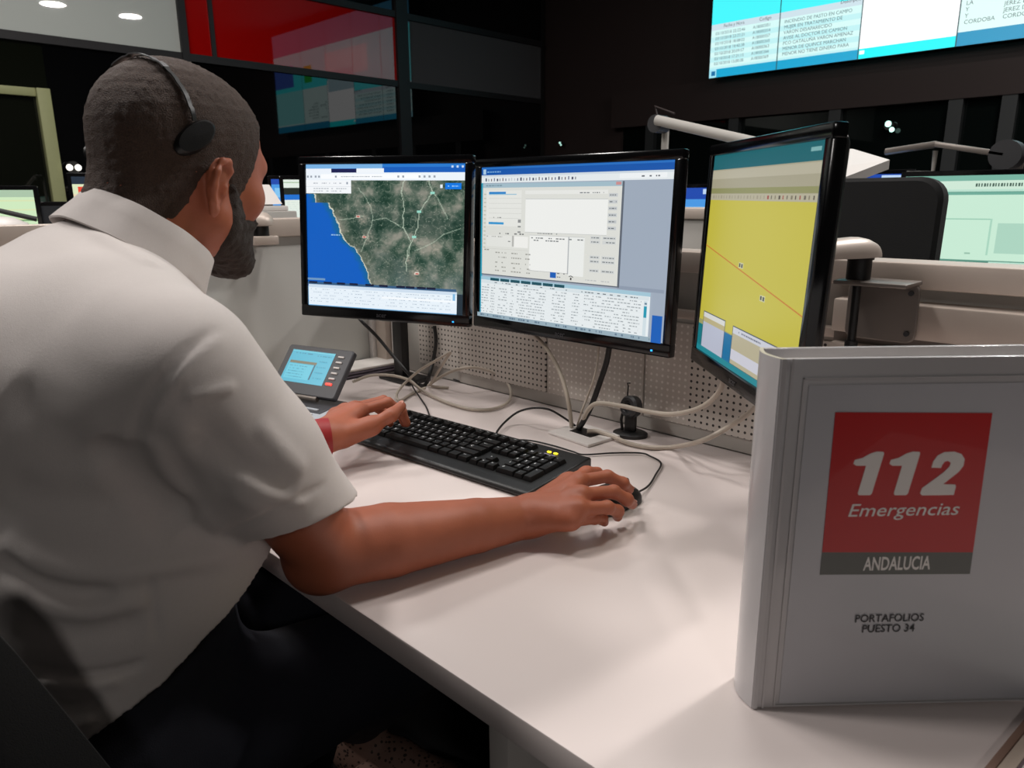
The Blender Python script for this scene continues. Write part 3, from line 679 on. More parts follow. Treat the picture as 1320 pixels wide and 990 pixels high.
def local(mx, p): return mx.inverted() @ Vector(p)
def wmb(mx): return MB(mx.inverted())          # builder that takes room coordinates for a part of that thing
# mounts, each a part of its monitor
pole = P(512, 470, z=.745); pole = (-1.475, 1.095, .74)
wmb(mx1).box((pole[0]-.018, pole[1]-.012, .752), (pole[0]+.018, pole[1]+.012, 1.12), bev=.003).box((pole[0]-.06, pole[1]-.03, .74), (pole[0]+.06, pole[1]+.045, .752), bev=.003).build('stand_pole', M_black, m1)
e1 = mx1 @ Vector((0, .04, 0)); wmb(mx1).cyl((pole[0], pole[1], 1.10), tuple(e1), .014).build('stand_arm', M_black, m1)
e2 = mx2 @ Vector((0, .042, 0)); wmb(mx2).box((e2[0]-.03, 1.165, 1.092), (e2[0]+.03, 1.235, 1.104), bev=.002).cyl((e2[0], 1.18, 1.1), (e2[0], e2[1]+.02, 1.1), .016).box((e2[0]-.05, e2[1], 1.05), (e2[0]+.05, e2[1]+.012, 1.15), bev=.003).build('mount_arm', M_grey, m2)
# arm carrying the third monitor
bx = (-.368, 1.145)
ma = thing('screen_support', 'grey monitor arm with domed joint clamped on the beam behind the binder', 'screen support', (bx[0], bx[1], .982))
br = MB().rbox(.098, .086, .006, .012, Matrix.Translation((0, -.004, .041)), n=4, bev=.0015)
br.box((-.049, -.07, .082), (.049, 0, .088), bev=.002); br.build('bracket_plate', M_grey, ma)
for sx in (-.038, .038):
    for sz in (.012, .07): MB().cyl((sx, -.0095, sz), (sx, -.006, sz), .0038, n=12).build('screw', M_dgrey, ma)
MB().cyl((-.027, -.035, .088), (-.027, -.035, .116), .0165).cyl((-.027, -.035, .116), (-.027, -.035, .12), .019).build('pivot_collar', M_black, ma)
MB().cyl((-.027, -.035, -.012), (-.027, -.035, .082), .006).cyl((-.027, -.035, -.012), (-.027, -.035, -.002), .009).build('clamp_screw', M_black, ma)
dm = MB()
tp = Vector((-.027, -.035, .12))
e3 = mx3 @ Vector((0, .043, 0)); dirv = (Vector((e3[0]-bx[0], e3[1]-bx[1], 0))-Vector((tp.x, tp.y, 0))); L3 = dirv.length; dirv.normalize()
A3 = Matrix.Translation(tp) @ dirv.to_track_quat('X', 'Z').to_matrix().to_4x4()
prof = []
for k in range(13):
    t = k/12; x = -.036+(L3+.03)*t; r = .031*math.sqrt(max(0.02, 1-(1-min(1, t*2.6))**2))*(1-.35*t)
    prof.append((x, r))
vs = []; fs = []; nn = 13
for x, r in prof:
    for j in range(nn): a = PI*j/(nn-1); vs.append((x, r*1.0*math.cos(a), r*1.05*math.sin(a)))
for i in range(len(prof)-1):
    for j in range(nn): k2 = (j+1) % nn; fs.append((i*nn+j, (i+1)*nn+j, (i+1)*nn+k2, i*nn+k2))
fs += [tuple(range(nn)), tuple(range((len(prof)-1)*nn, len(prof)*nn))]
dm.add(vs, fs, A3); dm.build('domed_arm', M_rail, ma)
# ------------------------------------------------------------------ ring binder
BW, BH, BT = .285, .322, .046
bd = thing('ring_binder', 'white ring binder standing on the desk with a red 112 emblem on its cover', 'binder', (-.251, .554, DZ), math.radians(46.2))
M_vinyl = mat('white_vinyl', (192, 189, 190), .28, var=.02, coat=.3)
MB().box((0.004, .0, .001), (BW, .0035, BH), bev=.0012).build('front_cover', M_vinyl, bd)
MB().box((0.004, BT-.0035, .001), (BW, BT, BH), bev=.0012).build('back_cover', M_vinyl, bd)
sp = MB(); pts = []
for k in range(9): a = k/8; pts.append((-.006*math.sin(PI*a)+.0015, BT*a))
poly = pts+[(x+.0035, y) for x, y in reversed(pts)]
sp.prismz(poly, .001, BH); sp.build('spine', M_vinyl, bd)
MB().box((.0025, -.0012, .001), (.0065, .0, BH)).box((.0105, -.0009, .001), (.0125, .0, BH)).build('hinge_crease', M_vinyl, bd)
pg = MB()
for k in range(16): pg.box((.018, .006+.0021*k, .014), (.018+.226+.002*math.sin(k*2.1), .0078+.0021*k, .310+.0012*math.sin(k*1.7)))
pg.build('pages', M_paper, bd)
MB().box((.026, -.0008, .006), (.262, -.0001, .300)).build('cover_sheet', mat('insert_paper', (186, 186, 191), .3, var=.02, coat=.3, bump=.05, bscale=30), bd)
sl = MB()   # welded rim of the clear sleeve
for (a, b) in (((.021, .004), (.0225, .306)), ((.021, .3045), (.27, .306)), ((.268, .004), (.27, .306)), ((.021, .003), (.27, .0042))): sl.box((a[0], -.0012, a[1]), (b[0], -.0004, b[1]))
sl.build('sleeve_rim', M_vinyl, bd)
BM = Matrix.Translation((-.251, .554, DZ)) @ Matrix.Rotation(math.radians(46.2), 4, 'Z')
BI = BM.inverted()
def onb(px, py):
    r = FW + RT*(px-CX)/FOC + UPV*(CY-py)/FOC; o = BI @ Vector(CAM); d = BI.to_3x3() @ Vector(r); t = -o.y/d.y; q = o+d*t; return (q.x, q.z)
def quad(mb, pts, y0, y1): return mb.prism([onb(*p) for p in pts], y0, y1)
quad(MB(), [(1076, 531), (1278, 532), (1253, 711), (1059, 711)], -.0013, -.0008).build('red_emblem', mat('emblem_red', (186, 8, 14), .35, var=.03, coat=.2), bd)
quad(MB(), [(1059, 711), (1253, 711), (1249, 739), (1056, 740)], -.0013, -.0008).build('emblem_strip', mat('emblem_grey', (84, 88, 84), .35, var=.03, coat=.2), bd)
M_lw = mat('lettering_white', (226, 222, 218), .35, coat=.4); M_ld = mat('lettering_dark', (34, 34, 38), .4)
def btext(st, px, py, hpx, m, name, shear=0., offset=0., wpx=None, y=-.0016):
    x, z = onb(px, py); x2, z2 = onb(px, py-hpx); size = (z2-z)/.69
    vs, _ = text_poly(st, 'LEFT', shear, offset); wn = max(v[0] for v in vs)-min(v[0] for v in vs); mn = min(v[0] for v in vs)
    sx = 1.
    if wpx: sx = (onb(px+wpx, py)[0]-x)/(wn*size)
    MB().text(st, size, Matrix.Translation((x-mn*size*sx, y, z)), align='LEFT', shear=shear, offset=offset, sx=sx).build(name, m, bd)
def zp(l): return [onb(1040+x/3.192, 520+y/3.194) for x, y in l]
one = [(188, 246), (194, 230), (226, 222), (258, 204), (284, 196), (312, 197), (314, 205), (264, 368), (256, 375), (210, 375), (206, 367), (240, 254), (200, 254)]
two = [(508, 262), (516, 236), (534, 212), (562, 198), (604, 196), (632, 206), (645, 226), (640, 254), (622, 278), (556, 330), (606, 331), (609, 340), (600, 374), (470, 376), (462, 368), (470, 346), (560, 280), (582, 258), (588, 242), (576, 234), (562, 238), (552, 252), (548, 263)]
for l in (one, [(x+148, y) for x, y in one], two): MB().prism(zp(l), -.0016, -.0012).build('emblem_digit', M_lw, bd)
btext('Emergencias', 1092, 665, 16, M_lw, 'emblem_lettering', .2, .004, 142)
btext('ANDALUCIA', 1111, 734, 16.5, M_lw, 'emblem_lettering', 0, .02, 86)
btext('PORTAFOLIOS', 1101, 801, 9.5, M_ld, 'cover_lettering', 0, .012, 88)
btext('PUESTO 34', 1110, 814, 9.5, M_ld, 'cover_lettering', 0, .012, 67)
# folder lying at the right edge
q = [P(1273, 990, z=DZ), P(1320, 932, z=DZ)]
ex = Vector((q[1]-q[0])).normalized(); az = math.atan2(ex.y, ex.x)
fo = thing('paper_folder', 'cream folder with brown edge lying at the lower right corner of the desk', 'folder', tuple(q[0]+(q[0]-q[1])*.8), az)
MB().box((0, -.006, .0005), (.3, 0, .006), bev=.001).build('edge_band', mat('brown_edge', (128, 100, 86), .6), fo)
MB().box((0, -.016, .0005), (.3, -.006, .005), bev=.001).build('cover', mat('cream_card', (176, 160, 146), .7), fo)
MB().box((0, -.0185, .0005), (.3, -.016, .004)).build('spine_strip', mat('purple_brown', (70, 46, 52), .6), fo)
MB().box((0, -.15, .0005), (.3, -.0185, .005), bev=.001).build('sheet', M_panel, fo)
# ------------------------------------------------------------------ keyboard
kr = P(679, 644, z=DZ+.002); kf = P(763, 603, z=DZ+.012); kl = P(537, 535, z=DZ+.022)
kaz = math.atan2(kf[1]-kl[1], kf[0]-kl[0]); KW, KD = .458, .172
kO = Vector((kr[0], kr[1], DZ))
kb = thing('keyboard', 'black full-size computer keyboard on the white desk under the man\'s left hand', 'keyboard', kO, kaz)
# local: x from -KW to 0, y from 0 (front) to KD (back); top slopes up to the back
bm_ = MB()
prof = [(0, .003), (0, .009), (.004, .0125), (.03, .0135), (KD-.004, .023), (KD, .020), (KD, .003)]
bm_.prismx(prof, -KW, 0); body = bm_.build('body', M_black, kb)
bv = body.modifiers.new('soften', 'BEVEL'); bv.width = .003; bv.segments = 2; bv.limit_method = 'ANGLE'
def ktop(y): return .0135+(y-.03)*(.0225-.0135)/(KD-.034)
keys = MB(); leg = MB(); u = .01905; x0 = -KW+.012
slope = math.atan2(.009, KD-.034)
def key(cx, cy, w, d, st=None):
    z = ktop(cy); T = Matrix.Translation((cx, cy, z)) @ Matrix.Rotation(slope, 4, 'X'); a, b = w/2-.0008, d/2-.0008; a2, b2 = a-.0022, b-.0024; h = .0075
    vs = [(-a, -b, 0), (a, -b, 0), (a, b, 0), (-a, b, 0), (-a, -b, .002), (a, -b, .002), (a, b, .002), (-a, b, .002), (-a2, -b2, h), (a2, -b2, h), (a2, b2+.0006, h), (-a2, b2+.0006, h), (-a2*.7, -b2*.7, h-.0005), (a2*.7, -b2*.7, h-.0005), (a2*.7, b2*.7, h-.0005), (-a2*.7, b2*.7, h-.0005)]
    fs = [(3, 2, 1, 0), (12, 13, 14, 15)]
    for r in range(3):
        for i in range(4): j = (i+1) % 4; fs.append((4*r+i, 4*r+j, 4*r+4+j, 4*r+4+i))
    keys.add(vs, fs, T)
    if st:
        s_ = .0072 if len(st) == 1 else .0034
        leg.text(st, s_, T @ Matrix.Translation((-a2*.75, b2*.85-s_*.7, h+.0001)) @ Matrix.Rotation(-PI/2, 4, 'X'), align='LEFT')
rows = [
 (5.75, [(1, 'Esc'), (-.9, None)]+sum([[(1, 'F%d' % k)]+([(-.45, None)] if k in (4, 8) else []) for k in range(1, 13)], [])),
 (4.4, [(1, c) for c in 'º1234567890\'¡']+[(2, 'Retro')]),
 (3.4, [(1.5, 'Tab')]+[(1, c) for c in 'QWERTYUIOP`+']+[(1.5, 'Intro')]),
 (2.4, [(1.75, 'Bloq')]+[(1, c) for c in 'ASDFGHJKLÑ´']+[(2.25, 'Ç')]),
 (1.4, [(1.25, 'Mayus'), (1, '<')]+[(1, c) for c in 'ZXCVBNM,.-']+[(2.75, 'Mayus')]),
 (.4, [(1.25, 'Ctrl'), (1.25, None), (1.25, 'Alt'), (6.25, None), (1.25, 'AltGr'), (1.25, None), (1.25, None), (1.25, 'Ctrl')])]
for ry, ks in rows:
    x = x0; cy = .036+ry*.0188
    for w, st in ks:
        if w < 0: x += -w*u; continue
        key(x+w*u/2, cy, w*u, u, st); x += w*u
xn = x0+15.2*u
for ry, ks in ((5.75, ['Impr', 'Bloq', 'Paus']), (4.4, ['Ins', 'Ini', 'RePg']), (3.4, ['Sup', 'Fin', 'AvPg']), (1.4, [None, '^', None]), (.4, ['<', 'v', '>'])):
    for i, st in enumerate(ks):
        if st: key(xn+(i+.5)*u, .036+ry*.0188, u, u, st)
xp = xn+3.2*u
for ry, ks in ((4.4, 'N/*-'), (3.4, '789'), (2.4, '456'), (1.4, '123')):
    for i, st in enumerate(ks): key(xp+(i+.5)*u, .036+ry*.0188, u, u, st)
key(xp+u, .036+.4*.0188, 2*u, u, '0'); key(xp+2.5*u, .036+.4*.0188, u, u, '.')
key(xp+3.5*u, .036+2.9*.0188, u, 2*u, '+'); key(xp+3.5*u, .036+.9*.0188, u, 2*u, 'In')
nf = len(keys.f); keys.add(leg.v, leg.f); ko = keys.build('keys', M_key, kb, ang=25); ko.data.materials.append(mat('legend_white', (225, 227, 229), .5))
for p_ in ko.data.polygons:
    if p_.index >= nf: p_.material_index = 1
xl = xp+.5*u; led = MB(); ll = MB()
for k in (1, 2):
    led.box((xl+k*.014-.0035, .036+5.95*.0188-.002, ktop(.147)), (xl+k*.014+.0035, .036+5.95*.0188+.0022, ktop(.147)+.0022), bev=.0005)
ll.box((xl+.010, .138, ktop(.138)+.0001), (xl+.021, .1405, ktop(.138)+.0009)); ll.box((xl+.024, .138, ktop(.138)+.0001), (xl+.034, .1405, ktop(.138)+.0009))
led.build('status_light', emat('yellow_led', (255, 226, 40), 2.5), kb); ll.build('light_legend', mat('legend_violet', (150, 140, 176), .5), kb)
def wpath(pts): return [P(x, y, z=z) for x, y, z in pts]
def part_tube(th, name, pts, r, m, n=8):
    bpy.context.view_layer.update()
    return MB(th.matrix_world.inverted()).tube(cat([tuple(p) for p in pts], 8), r, n).build(name, m, th)
part_tube(kb, 'cord', wpath([(641, 562, .757), (641, 556, .75), (652, 543, .752), (668, 531, .768), (688, 526, .785), (708, 528, .785), (726, 538, .765), (742, 549, .750)]), .0022, M_blackcable)
# ------------------------------------------------------------------ mouse
mo_p = P(789, 651, z=DZ); md = Vector(P(818, 639, z=DZ+.01))-Vector(P(750, 668, z=DZ+.01)); mrz = math.atan2(md.y, md.x)-PI/2
mo = thing('computer_mouse', 'black computer mouse under the man\'s right hand', 'mouse', mo_p, mrz)
mb = MB(); nl, na = 17, 20; vs = []; fs = []
for i in range(nl):
    t = i/(nl-1); y = -.052+.104*t; w = .030*math.sqrt(max(.002, 1-(2*t-1)**4))*(1+.06*math.cos(6*t)); h = .036*math.sqrt(max(.01, math.sin(PI*min(1, max(0, .08+.86*t)))))*(1-.25*t)
    for k in range(na+1): a = PI*k/na; vs.append((w*math.cos(a), y, .002+h*math.sin(a)**.8))
for i in range(nl-1):
    for k in range(na): fs.append((i*(na+1)+k, i*(na+1)+k+1, (i+1)*(na+1)+k+1, (i+1)*(na+1)+k))
    fs.append((i*(na+1), (i+1)*(na+1), (i+1)*(na+1)+na, i*(na+1)+na))
fs += [tuple(range(na+1)), tuple(range((nl-1)*(na+1), nl*(na+1)))]
mb.add(vs, fs).build('body', M_black, mo)
MB().cyl((-.004, .026, .029), (.004, .026, .029), .0085).build('scroll_wheel', M_dgrey, mo)
part_tube(mo, 'cord', wpath([(812, 640, .757), (817, 637, .752), (835, 627, .744), (845, 612, .744), (852, 597, .744), (838, 588, .744), (825, 584, .744), (790, 584, .744), (753, 586, .744), (738, 582, .744), (715, 575, .744), (690, 569, .744), (672, 567, .746), (662, 569, .748)]), .0016, M_blackcable)
# ------------------------------------------------------------------ desk phone
pr = P(459, 523, z=.765); pl_ = P(398, 560, z=.76)
paz = math.radians(14)
ph = thing('desk_phone', 'grey desk telephone with tilted blue display beside the side screen', 'telephone', (pr[0], pr[1], DZ), paz)
# local: x from -.21 to 0, y from -.21 (front) to 0 (back)
M_phone = mat('phone_silver', (178, 182, 188), .4, var=.02); M_pdark = mat('phone_slate', (62, 62, 66), .45, bump=.1, bscale=600)
MB().prismx([(-.21, .0), (-.21, .012), (-.20, .016), (-.03, .030), (0, .028), (0, 0)], -.215, 0).build('base', M_phone, ph)
def phz(y): return .016+(y+.20)*(.014/.17)
MB().prismx([(-.085, phz(-.085)), (-.085, phz(-.085)+.0015), (-.005, phz(-.03)+.0015), (-.005, .028)], -.213, -.02).build('dark_strip', M_pdark, ph)
kk = MB()
for r in range(6):
    for c_ in range(5):
        x = -.20+.035*c_; y = -.10-.0175*r; z = phz(y); kk.box((x, y-.0065, z-.001), (x+.029, y+.0065, z+.004), bev=.001)
kk.build('keypad', mat('phone_keys', (214, 214, 212), .4), ph)
k2 = MB()
for c_ in range(3): x = -.19+.055*c_; k2.box((x, -.079, phz(-.075)), (x+.045, -.071, phz(-.075)+.0045), bev=.001)
k2.build('soft_key', M_phone, ph)
dT = Matrix.Translation((-.118, -.042, .044)) @ Matrix.Rotation(math.radians(2), 4, 'Z') @ Matrix.Rotation(math.radians(-40), 4, 'X')
MB().rbox(.185, .116, .014, .006, dT @ Matrix.Translation((0, .007, .058)), n=3).build('display_housing', M_pdark, ph)
MB().cyl(dT @ Vector((-.06, .006, -.003)), dT @ Vector((.045, .006, -.003)), .006).build('hinge', M_grey, ph)
ps = Screen(.122, .078)
def pp(s):
    s.rect(0, 0, 1, 1, (76, 180, 206)); s.rect(0, .0, 1, .05, (110, 204, 222)); s.dashes(.1, .5, .1, .03, (50, 120, 150), .7); s.dashes(.62, .95, .13, .03, (60, 140, 165), .8)
    s.rect(.05, .34, .68, .42, (120, 116, 92)); s.rect(.64, .42, .67, .88, (50, 90, 110)); s.rect(.05, .44, .63, .9, (96, 196, 218))
    for k in range(5): s.dashes(.08, .5, .5+.085*k, .025, (60, 140, 170), .6)
    for k in range(4): s.dashes(.72, .92, .3+.17*k, .03, (60, 140, 170), .7)
    s.line((0, .02), (1, .02), .0008, (60, 130, 160))
pp(ps); ps.build('display', screen_mat('phone_display_light', .95), ph, dT @ Matrix.Translation((-.014, -.0005, .065)))
k3 = MB()
for r in range(5): k3.box((.058, -.003, .095-.013*r), (.074, .001, .099-.013*r), dT, bev=.0008)
k3.build('side_key', M_white, ph); MB().box((.056, -.003, .0295), (.072, .001, .0345), dT, bev=.0008).build('message_light', emat('red_led', (255, 70, 60), 1.6), ph)
# ------------------------------------------------------------------ papers behind the phone
pq = [P(440, 494, z=DZ), P(508, 481, z=DZ)]
st = thing('document_stack', 'stack of white documents behind the telephone near the corner post', 'documents', (float(pq[0][0])-.02, float(pq[0][1])+.0, DZ), math.atan2(pq[1][1]-pq[0][1], pq[1][0]-pq[0][0]))
for k in range(6): MB().box((-.01+.003*math.sin(k*2), .0+.003*math.cos(k*3), .0005+.004*k), (.2+.004*math.sin(k*2.7), .09, .0042+.004*k), bev=.0006).build('document', M_paper if k > 3 else mat('folder_slate', (96, 88, 98), .6), st)
# ------------------------------------------------------------------ grommet plate, webcam
gq = [P(708, 557, z=.745), P(755, 573, z=.745), P(797, 560, z=.745), P(752, 546, z=.745)]
gc = sum(gq)/4
gp = thing('cable_outlet_plate', 'white square cable outlet plate in the desktop below the middle monitor', 'cable outlet', (gc[0], gc[1], DZ), math.atan2(gq[1][1]-gq[0][1], gq[1][0]-gq[0][0]))
MB().box((-.055, -.045, .0003), (.055, .045, .006), bev=.0015).build('plate', M_white, gp)
MB().box((-.028, -.012, .006), (.028, .022, .0068)).build('opening', M_black, gp)
wc_ = P(826, 556, z=DZ)
wc = thing('webcam', 'small black round webcam on a stand in front of the perforated board', 'webcam', (wc_[0], min(wc_[1], 1.125), DZ), math.radians(20))
MB().lathe([(.0, .0), (.027, .0), (.027, .006), (.02, .010), (.0, .0105)], 24, Matrix.Scale(1.25, 4, (1, 0, 0))).build('base', M_black, wc)
MB().box((-.011, -.008, .008), (.011, .008, .045), bev=.004).build('stem', M_black, wc)
hT = Matrix.Translation((0, 0, .058)) @ Matrix.Rotation(math.radians(78), 4, 'X') @ Matrix.Rotation(math.radians(-25), 4, 'Y')
MB().lathe([(.001, -.013), (.017, -.013), (.021, -.008), (.021, .008), (.017, .013), (.012, .0125), (.009, .008), (.001, .007)], 28, hT).build('head', M_dgrey, wc)
MB().ball(hT @ Vector((0, 0, .008)), .006, seg=12).build('lens', M_gloss, wc)
MB().tube([(-.016, 0, .01), (-.019, 0, .03), (-.016, 0, .045)], .0028).build('hinge_arm', M_black, wc)
MB().tube([(-.008, 0, .078), (-.007, 0, .098), (-.009, 0, .103), (-.003, 0, .104)], .0014).build('clip', M_black, wc)
# ------------------------------------------------------------------ loose cables
def cable(label, pts, r, m, name='cable', group=None):
    p = [Vector(q) for q in pts]
    o = MB().tube(cat(p, 8), r, 10).build(name, m); return tag(o, label, 'cable', group)
def py_(l): return [P(a, b, y=c) if c > .9 and k == 'y' else P(a, b, z=c) for a, b, c, k in l]
cable('thick black cable hanging from the left monitor down to the desk', py_([(462, 409, 1.0, 'y'), (468, 416, 1.0, 'y'), (486, 434, 1.03, 'y'), (506, 458, 1.05, 'y'), (525, 480, 1.06, 'y'), (537, 494, .745, 'z'), (544, 497, .744, 'z')]), .004, M_blackcable)
cable('thin black cord running from the left monitor over the desk to the keyboard', py_([(512, 484, .746, 'z'), (526, 488, .752, 'z'), (533, 500, .75, 'z'), (541, 512, .744, 'z'), (549, 524, .744, 'z'), (553, 534, .744, 'z'), (556, 543, .75, 'z')]), .0018, M_blackcable)
cable('short black cable dropping behind the left monitor beside the perforated board', py_([(560, 420, 1.12, 'y'), (562, 440, 1.12, 'y'), (559, 462, 1.12, 'y'), (554, 482, 1.10, 'y'), (549, 495, .745, 'z'), (540, 499, .745, 'z')]), .0045, M_blackcable)
cable('short black cord end lying near the perforated board left of the outlet plate', py_([(578, 484, .748, 'z'), (588, 490, .745, 'z'), (605, 493, .744, 'z')]), .0022, M_blackcable)
cable('beige cable looped in a wide ring on the desk below the left monitor', py_([(552, 497, .745, 'z'), (568, 486, .77, 'z'), (590, 476, .80, 'z'), (615, 474, .80, 'z'), (640, 482, .785, 'z'), (656, 497, .765, 'z'), (657, 515, .748, 'z'), (640, 526, .745, 'z'), (612, 528, .745, 'z'), (582, 521, .745, 'z'), (556, 510, .745, 'z'), (540, 500, .75, 'z'), (527, 490, .765, 'z'), (505, 484, .775, 'z'), (478, 484, .78, 'z'), (455, 492, .775, 'z')]), .0035, M_beigecable)
cable('beige cable standing up in a narrow loop beside the thick black cable', py_([(548, 500, .745, 'z'), (530, 508, .744, 'z'), (516, 516, .745, 'z'), (511, 510, .75, 'z'), (518, 498, .765, 'z'), (540, 478, .80, 'z'), (565, 463, .83, 'z'), (580, 454, .845, 'z'), (574, 464, .825, 'z'), (562, 484, .78, 'z'), (556, 497, .746, 'z'), (578, 500, .744, 'z')]), .0032, M_beigecable)
cable('beige cable falling from the middle monitor to the outlet plate', py_([(687, 430, 1.08, 'y'), (702, 446, 1.08, 'y'), (716, 468, 1.08, 'y'), (726, 492, 1.07, 'y'), (733, 520, 1.06, 'y'), (737, 550, .749, 'z')]), .0042, M_beigecable)
cable('thin grey cord falling from the middle monitor beside the thick black one', py_([(772, 442, 1.08, 'y'), (770, 466, 1.08, 'y'), (765, 490, 1.07, 'y'), (757, 512, 1.07, 'y'), (750, 530, 1.06, 'y'), (744, 549, .749, 'z')]), .002, M_beigecable)
cable('thick black cable falling from the middle monitor to the outlet plate', py_([(786, 444, 1.08, 'y'), (782, 466, 1.08, 'y'), (773, 494, 1.08, 'y'), (762, 524, 1.07, 'y'), (751, 545, 1.06, 'y'), (746, 552, .749, 'z')]), .0055, M_blackcable)
cable('pale cable sagging from the right monitor across the webcam to the outlet plate', py_([(934, 484, 1.02, 'y'), (928, 503, 1.02, 'y'), (912, 520, 1.03, 'y'), (890, 530, 1.04, 'y'), (862, 534, 1.05, 'y'), (832, 530, 1.055, 'y'), (800, 523, 1.05, 'y'), (770, 520, 1.045, 'y'), (757, 530, 1.045, 'y'), (748, 550, .75, 'z')]), .0042, M_beigecable)
cable('pale cable sweeping low from behind the binder to the outlet plate', py_([(990, 510, 1.06, 'y'), (962, 535, 1.06, 'y'), (935, 553, 1.06, 'y'), (905, 568, 1.05, 'y'), (870, 576, .748, 'z'), (840, 577, .745, 'z'), (812, 572, .745, 'z'), (788, 562, .748, 'z'), (770, 556, .752, 'z'), (757, 556, .752, 'z')]), .0042, M_beigecable)
# ------------------------------------------------------------------ implicit surfaces
A = lambda *v: np.array(v, float)
class Sdf:
    def __init__(s): s.p = []; s.folds = []; s.cuts = []; s.warp = None; s.shell = None
    def cone(s, a, b, ra, rb, k=.02, sub=False): s.p.append(('c', A(*a), A(*b), ra, rb, k, sub)); return s
    def chain(s, pts, rs, k=.01):
        for i in range(len(pts)-1): s.cone(pts[i], pts[i+1], rs[i], rs[i+1], k)
        return s
    def ell(s, c, r, R=None, k=.02, sub=False): s.p.append(('e', A(*c), A(*r), np.eye(3) if R is None else R, 0, k, sub)); return s
    def ball(s, c, r, k=.02, sub=False): return s.cone(c, A(*c)+A(0, 0, 1e-5), r, r, k, sub)
    @staticmethod
    def one(q, X):
        if q[0] == 'c':
            ba = q[2]-q[1]; pa = X-q[1]; h = np.clip(pa@ba/max(1e-12, ba@ba), 0, 1)
            return np.linalg.norm(pa-h[:, None]*ba, axis=1)-(q[3]+(q[4]-q[3])*h)
        l = (X-q[1])@q[3]; k0 = np.linalg.norm(l/q[2], axis=1); k1 = np.linalg.norm(l/q[2]**2, axis=1)
        return k0*(k0-1)/np.maximum(k1, 1e-9)
    def raw(s, X, prims=None):
        d = None
        for q in (s.p if prims is None else prims):
            e = s.one(q, X); k = q[5]
            if d is None:
                if q[6]: continue
                d = e; continue
            if q[6]:
                h = np.clip(.5-.5*(d+e)/k, 0, 1); d = d+(-e-d)*h+k*h*(1-h)
            else:
                h = np.clip(.5+.5*(e-d)/k, 0, 1); d = d*h+e*(1-h)-k*h*(1-h)
                # polynomial smooth union
        return np.full(len(X), 1.) if d is None else d
    def fold(s, pts, amp, w): s.folds.append((np.array(pts, float), amp, w)); return s
    def __call__(s, X, prims=None):
        d = s.raw(X, prims)
        if s.warp is not None: d = d+s.warp(X)
        lo, hi = X.min(0), X.max(0)
        for pts, amp, w in s.folds:
            m = 2.6*w
            if (pts.min(0) > hi+m).any() or (pts.max(0) < lo-m).any(): continue
            dm = np.full(len(X), 9.); n = len(pts)-1
            env = np.zeros(len(X))
            for i in range(n):
                ba = pts[i+1]-pts[i]; pa = X-pts[i]; h = np.clip(pa@ba/max(1e-12, ba@ba), 0, 1)
                e = np.linalg.norm(pa-h[:, None]*ba, axis=1); u = (i+h)/n; b = e < dm
                dm = np.where(b, e, dm); env = np.where(b, np.clip(4*u*(1-u)*1.8, 0, 1), env)
            d = d-amp*env*np.exp(-(dm/w)**2)
        for c in s.cuts: d = np.maximum(d, c(X))
        if s.shell is not None: d = s.shell(X, d)
        return d
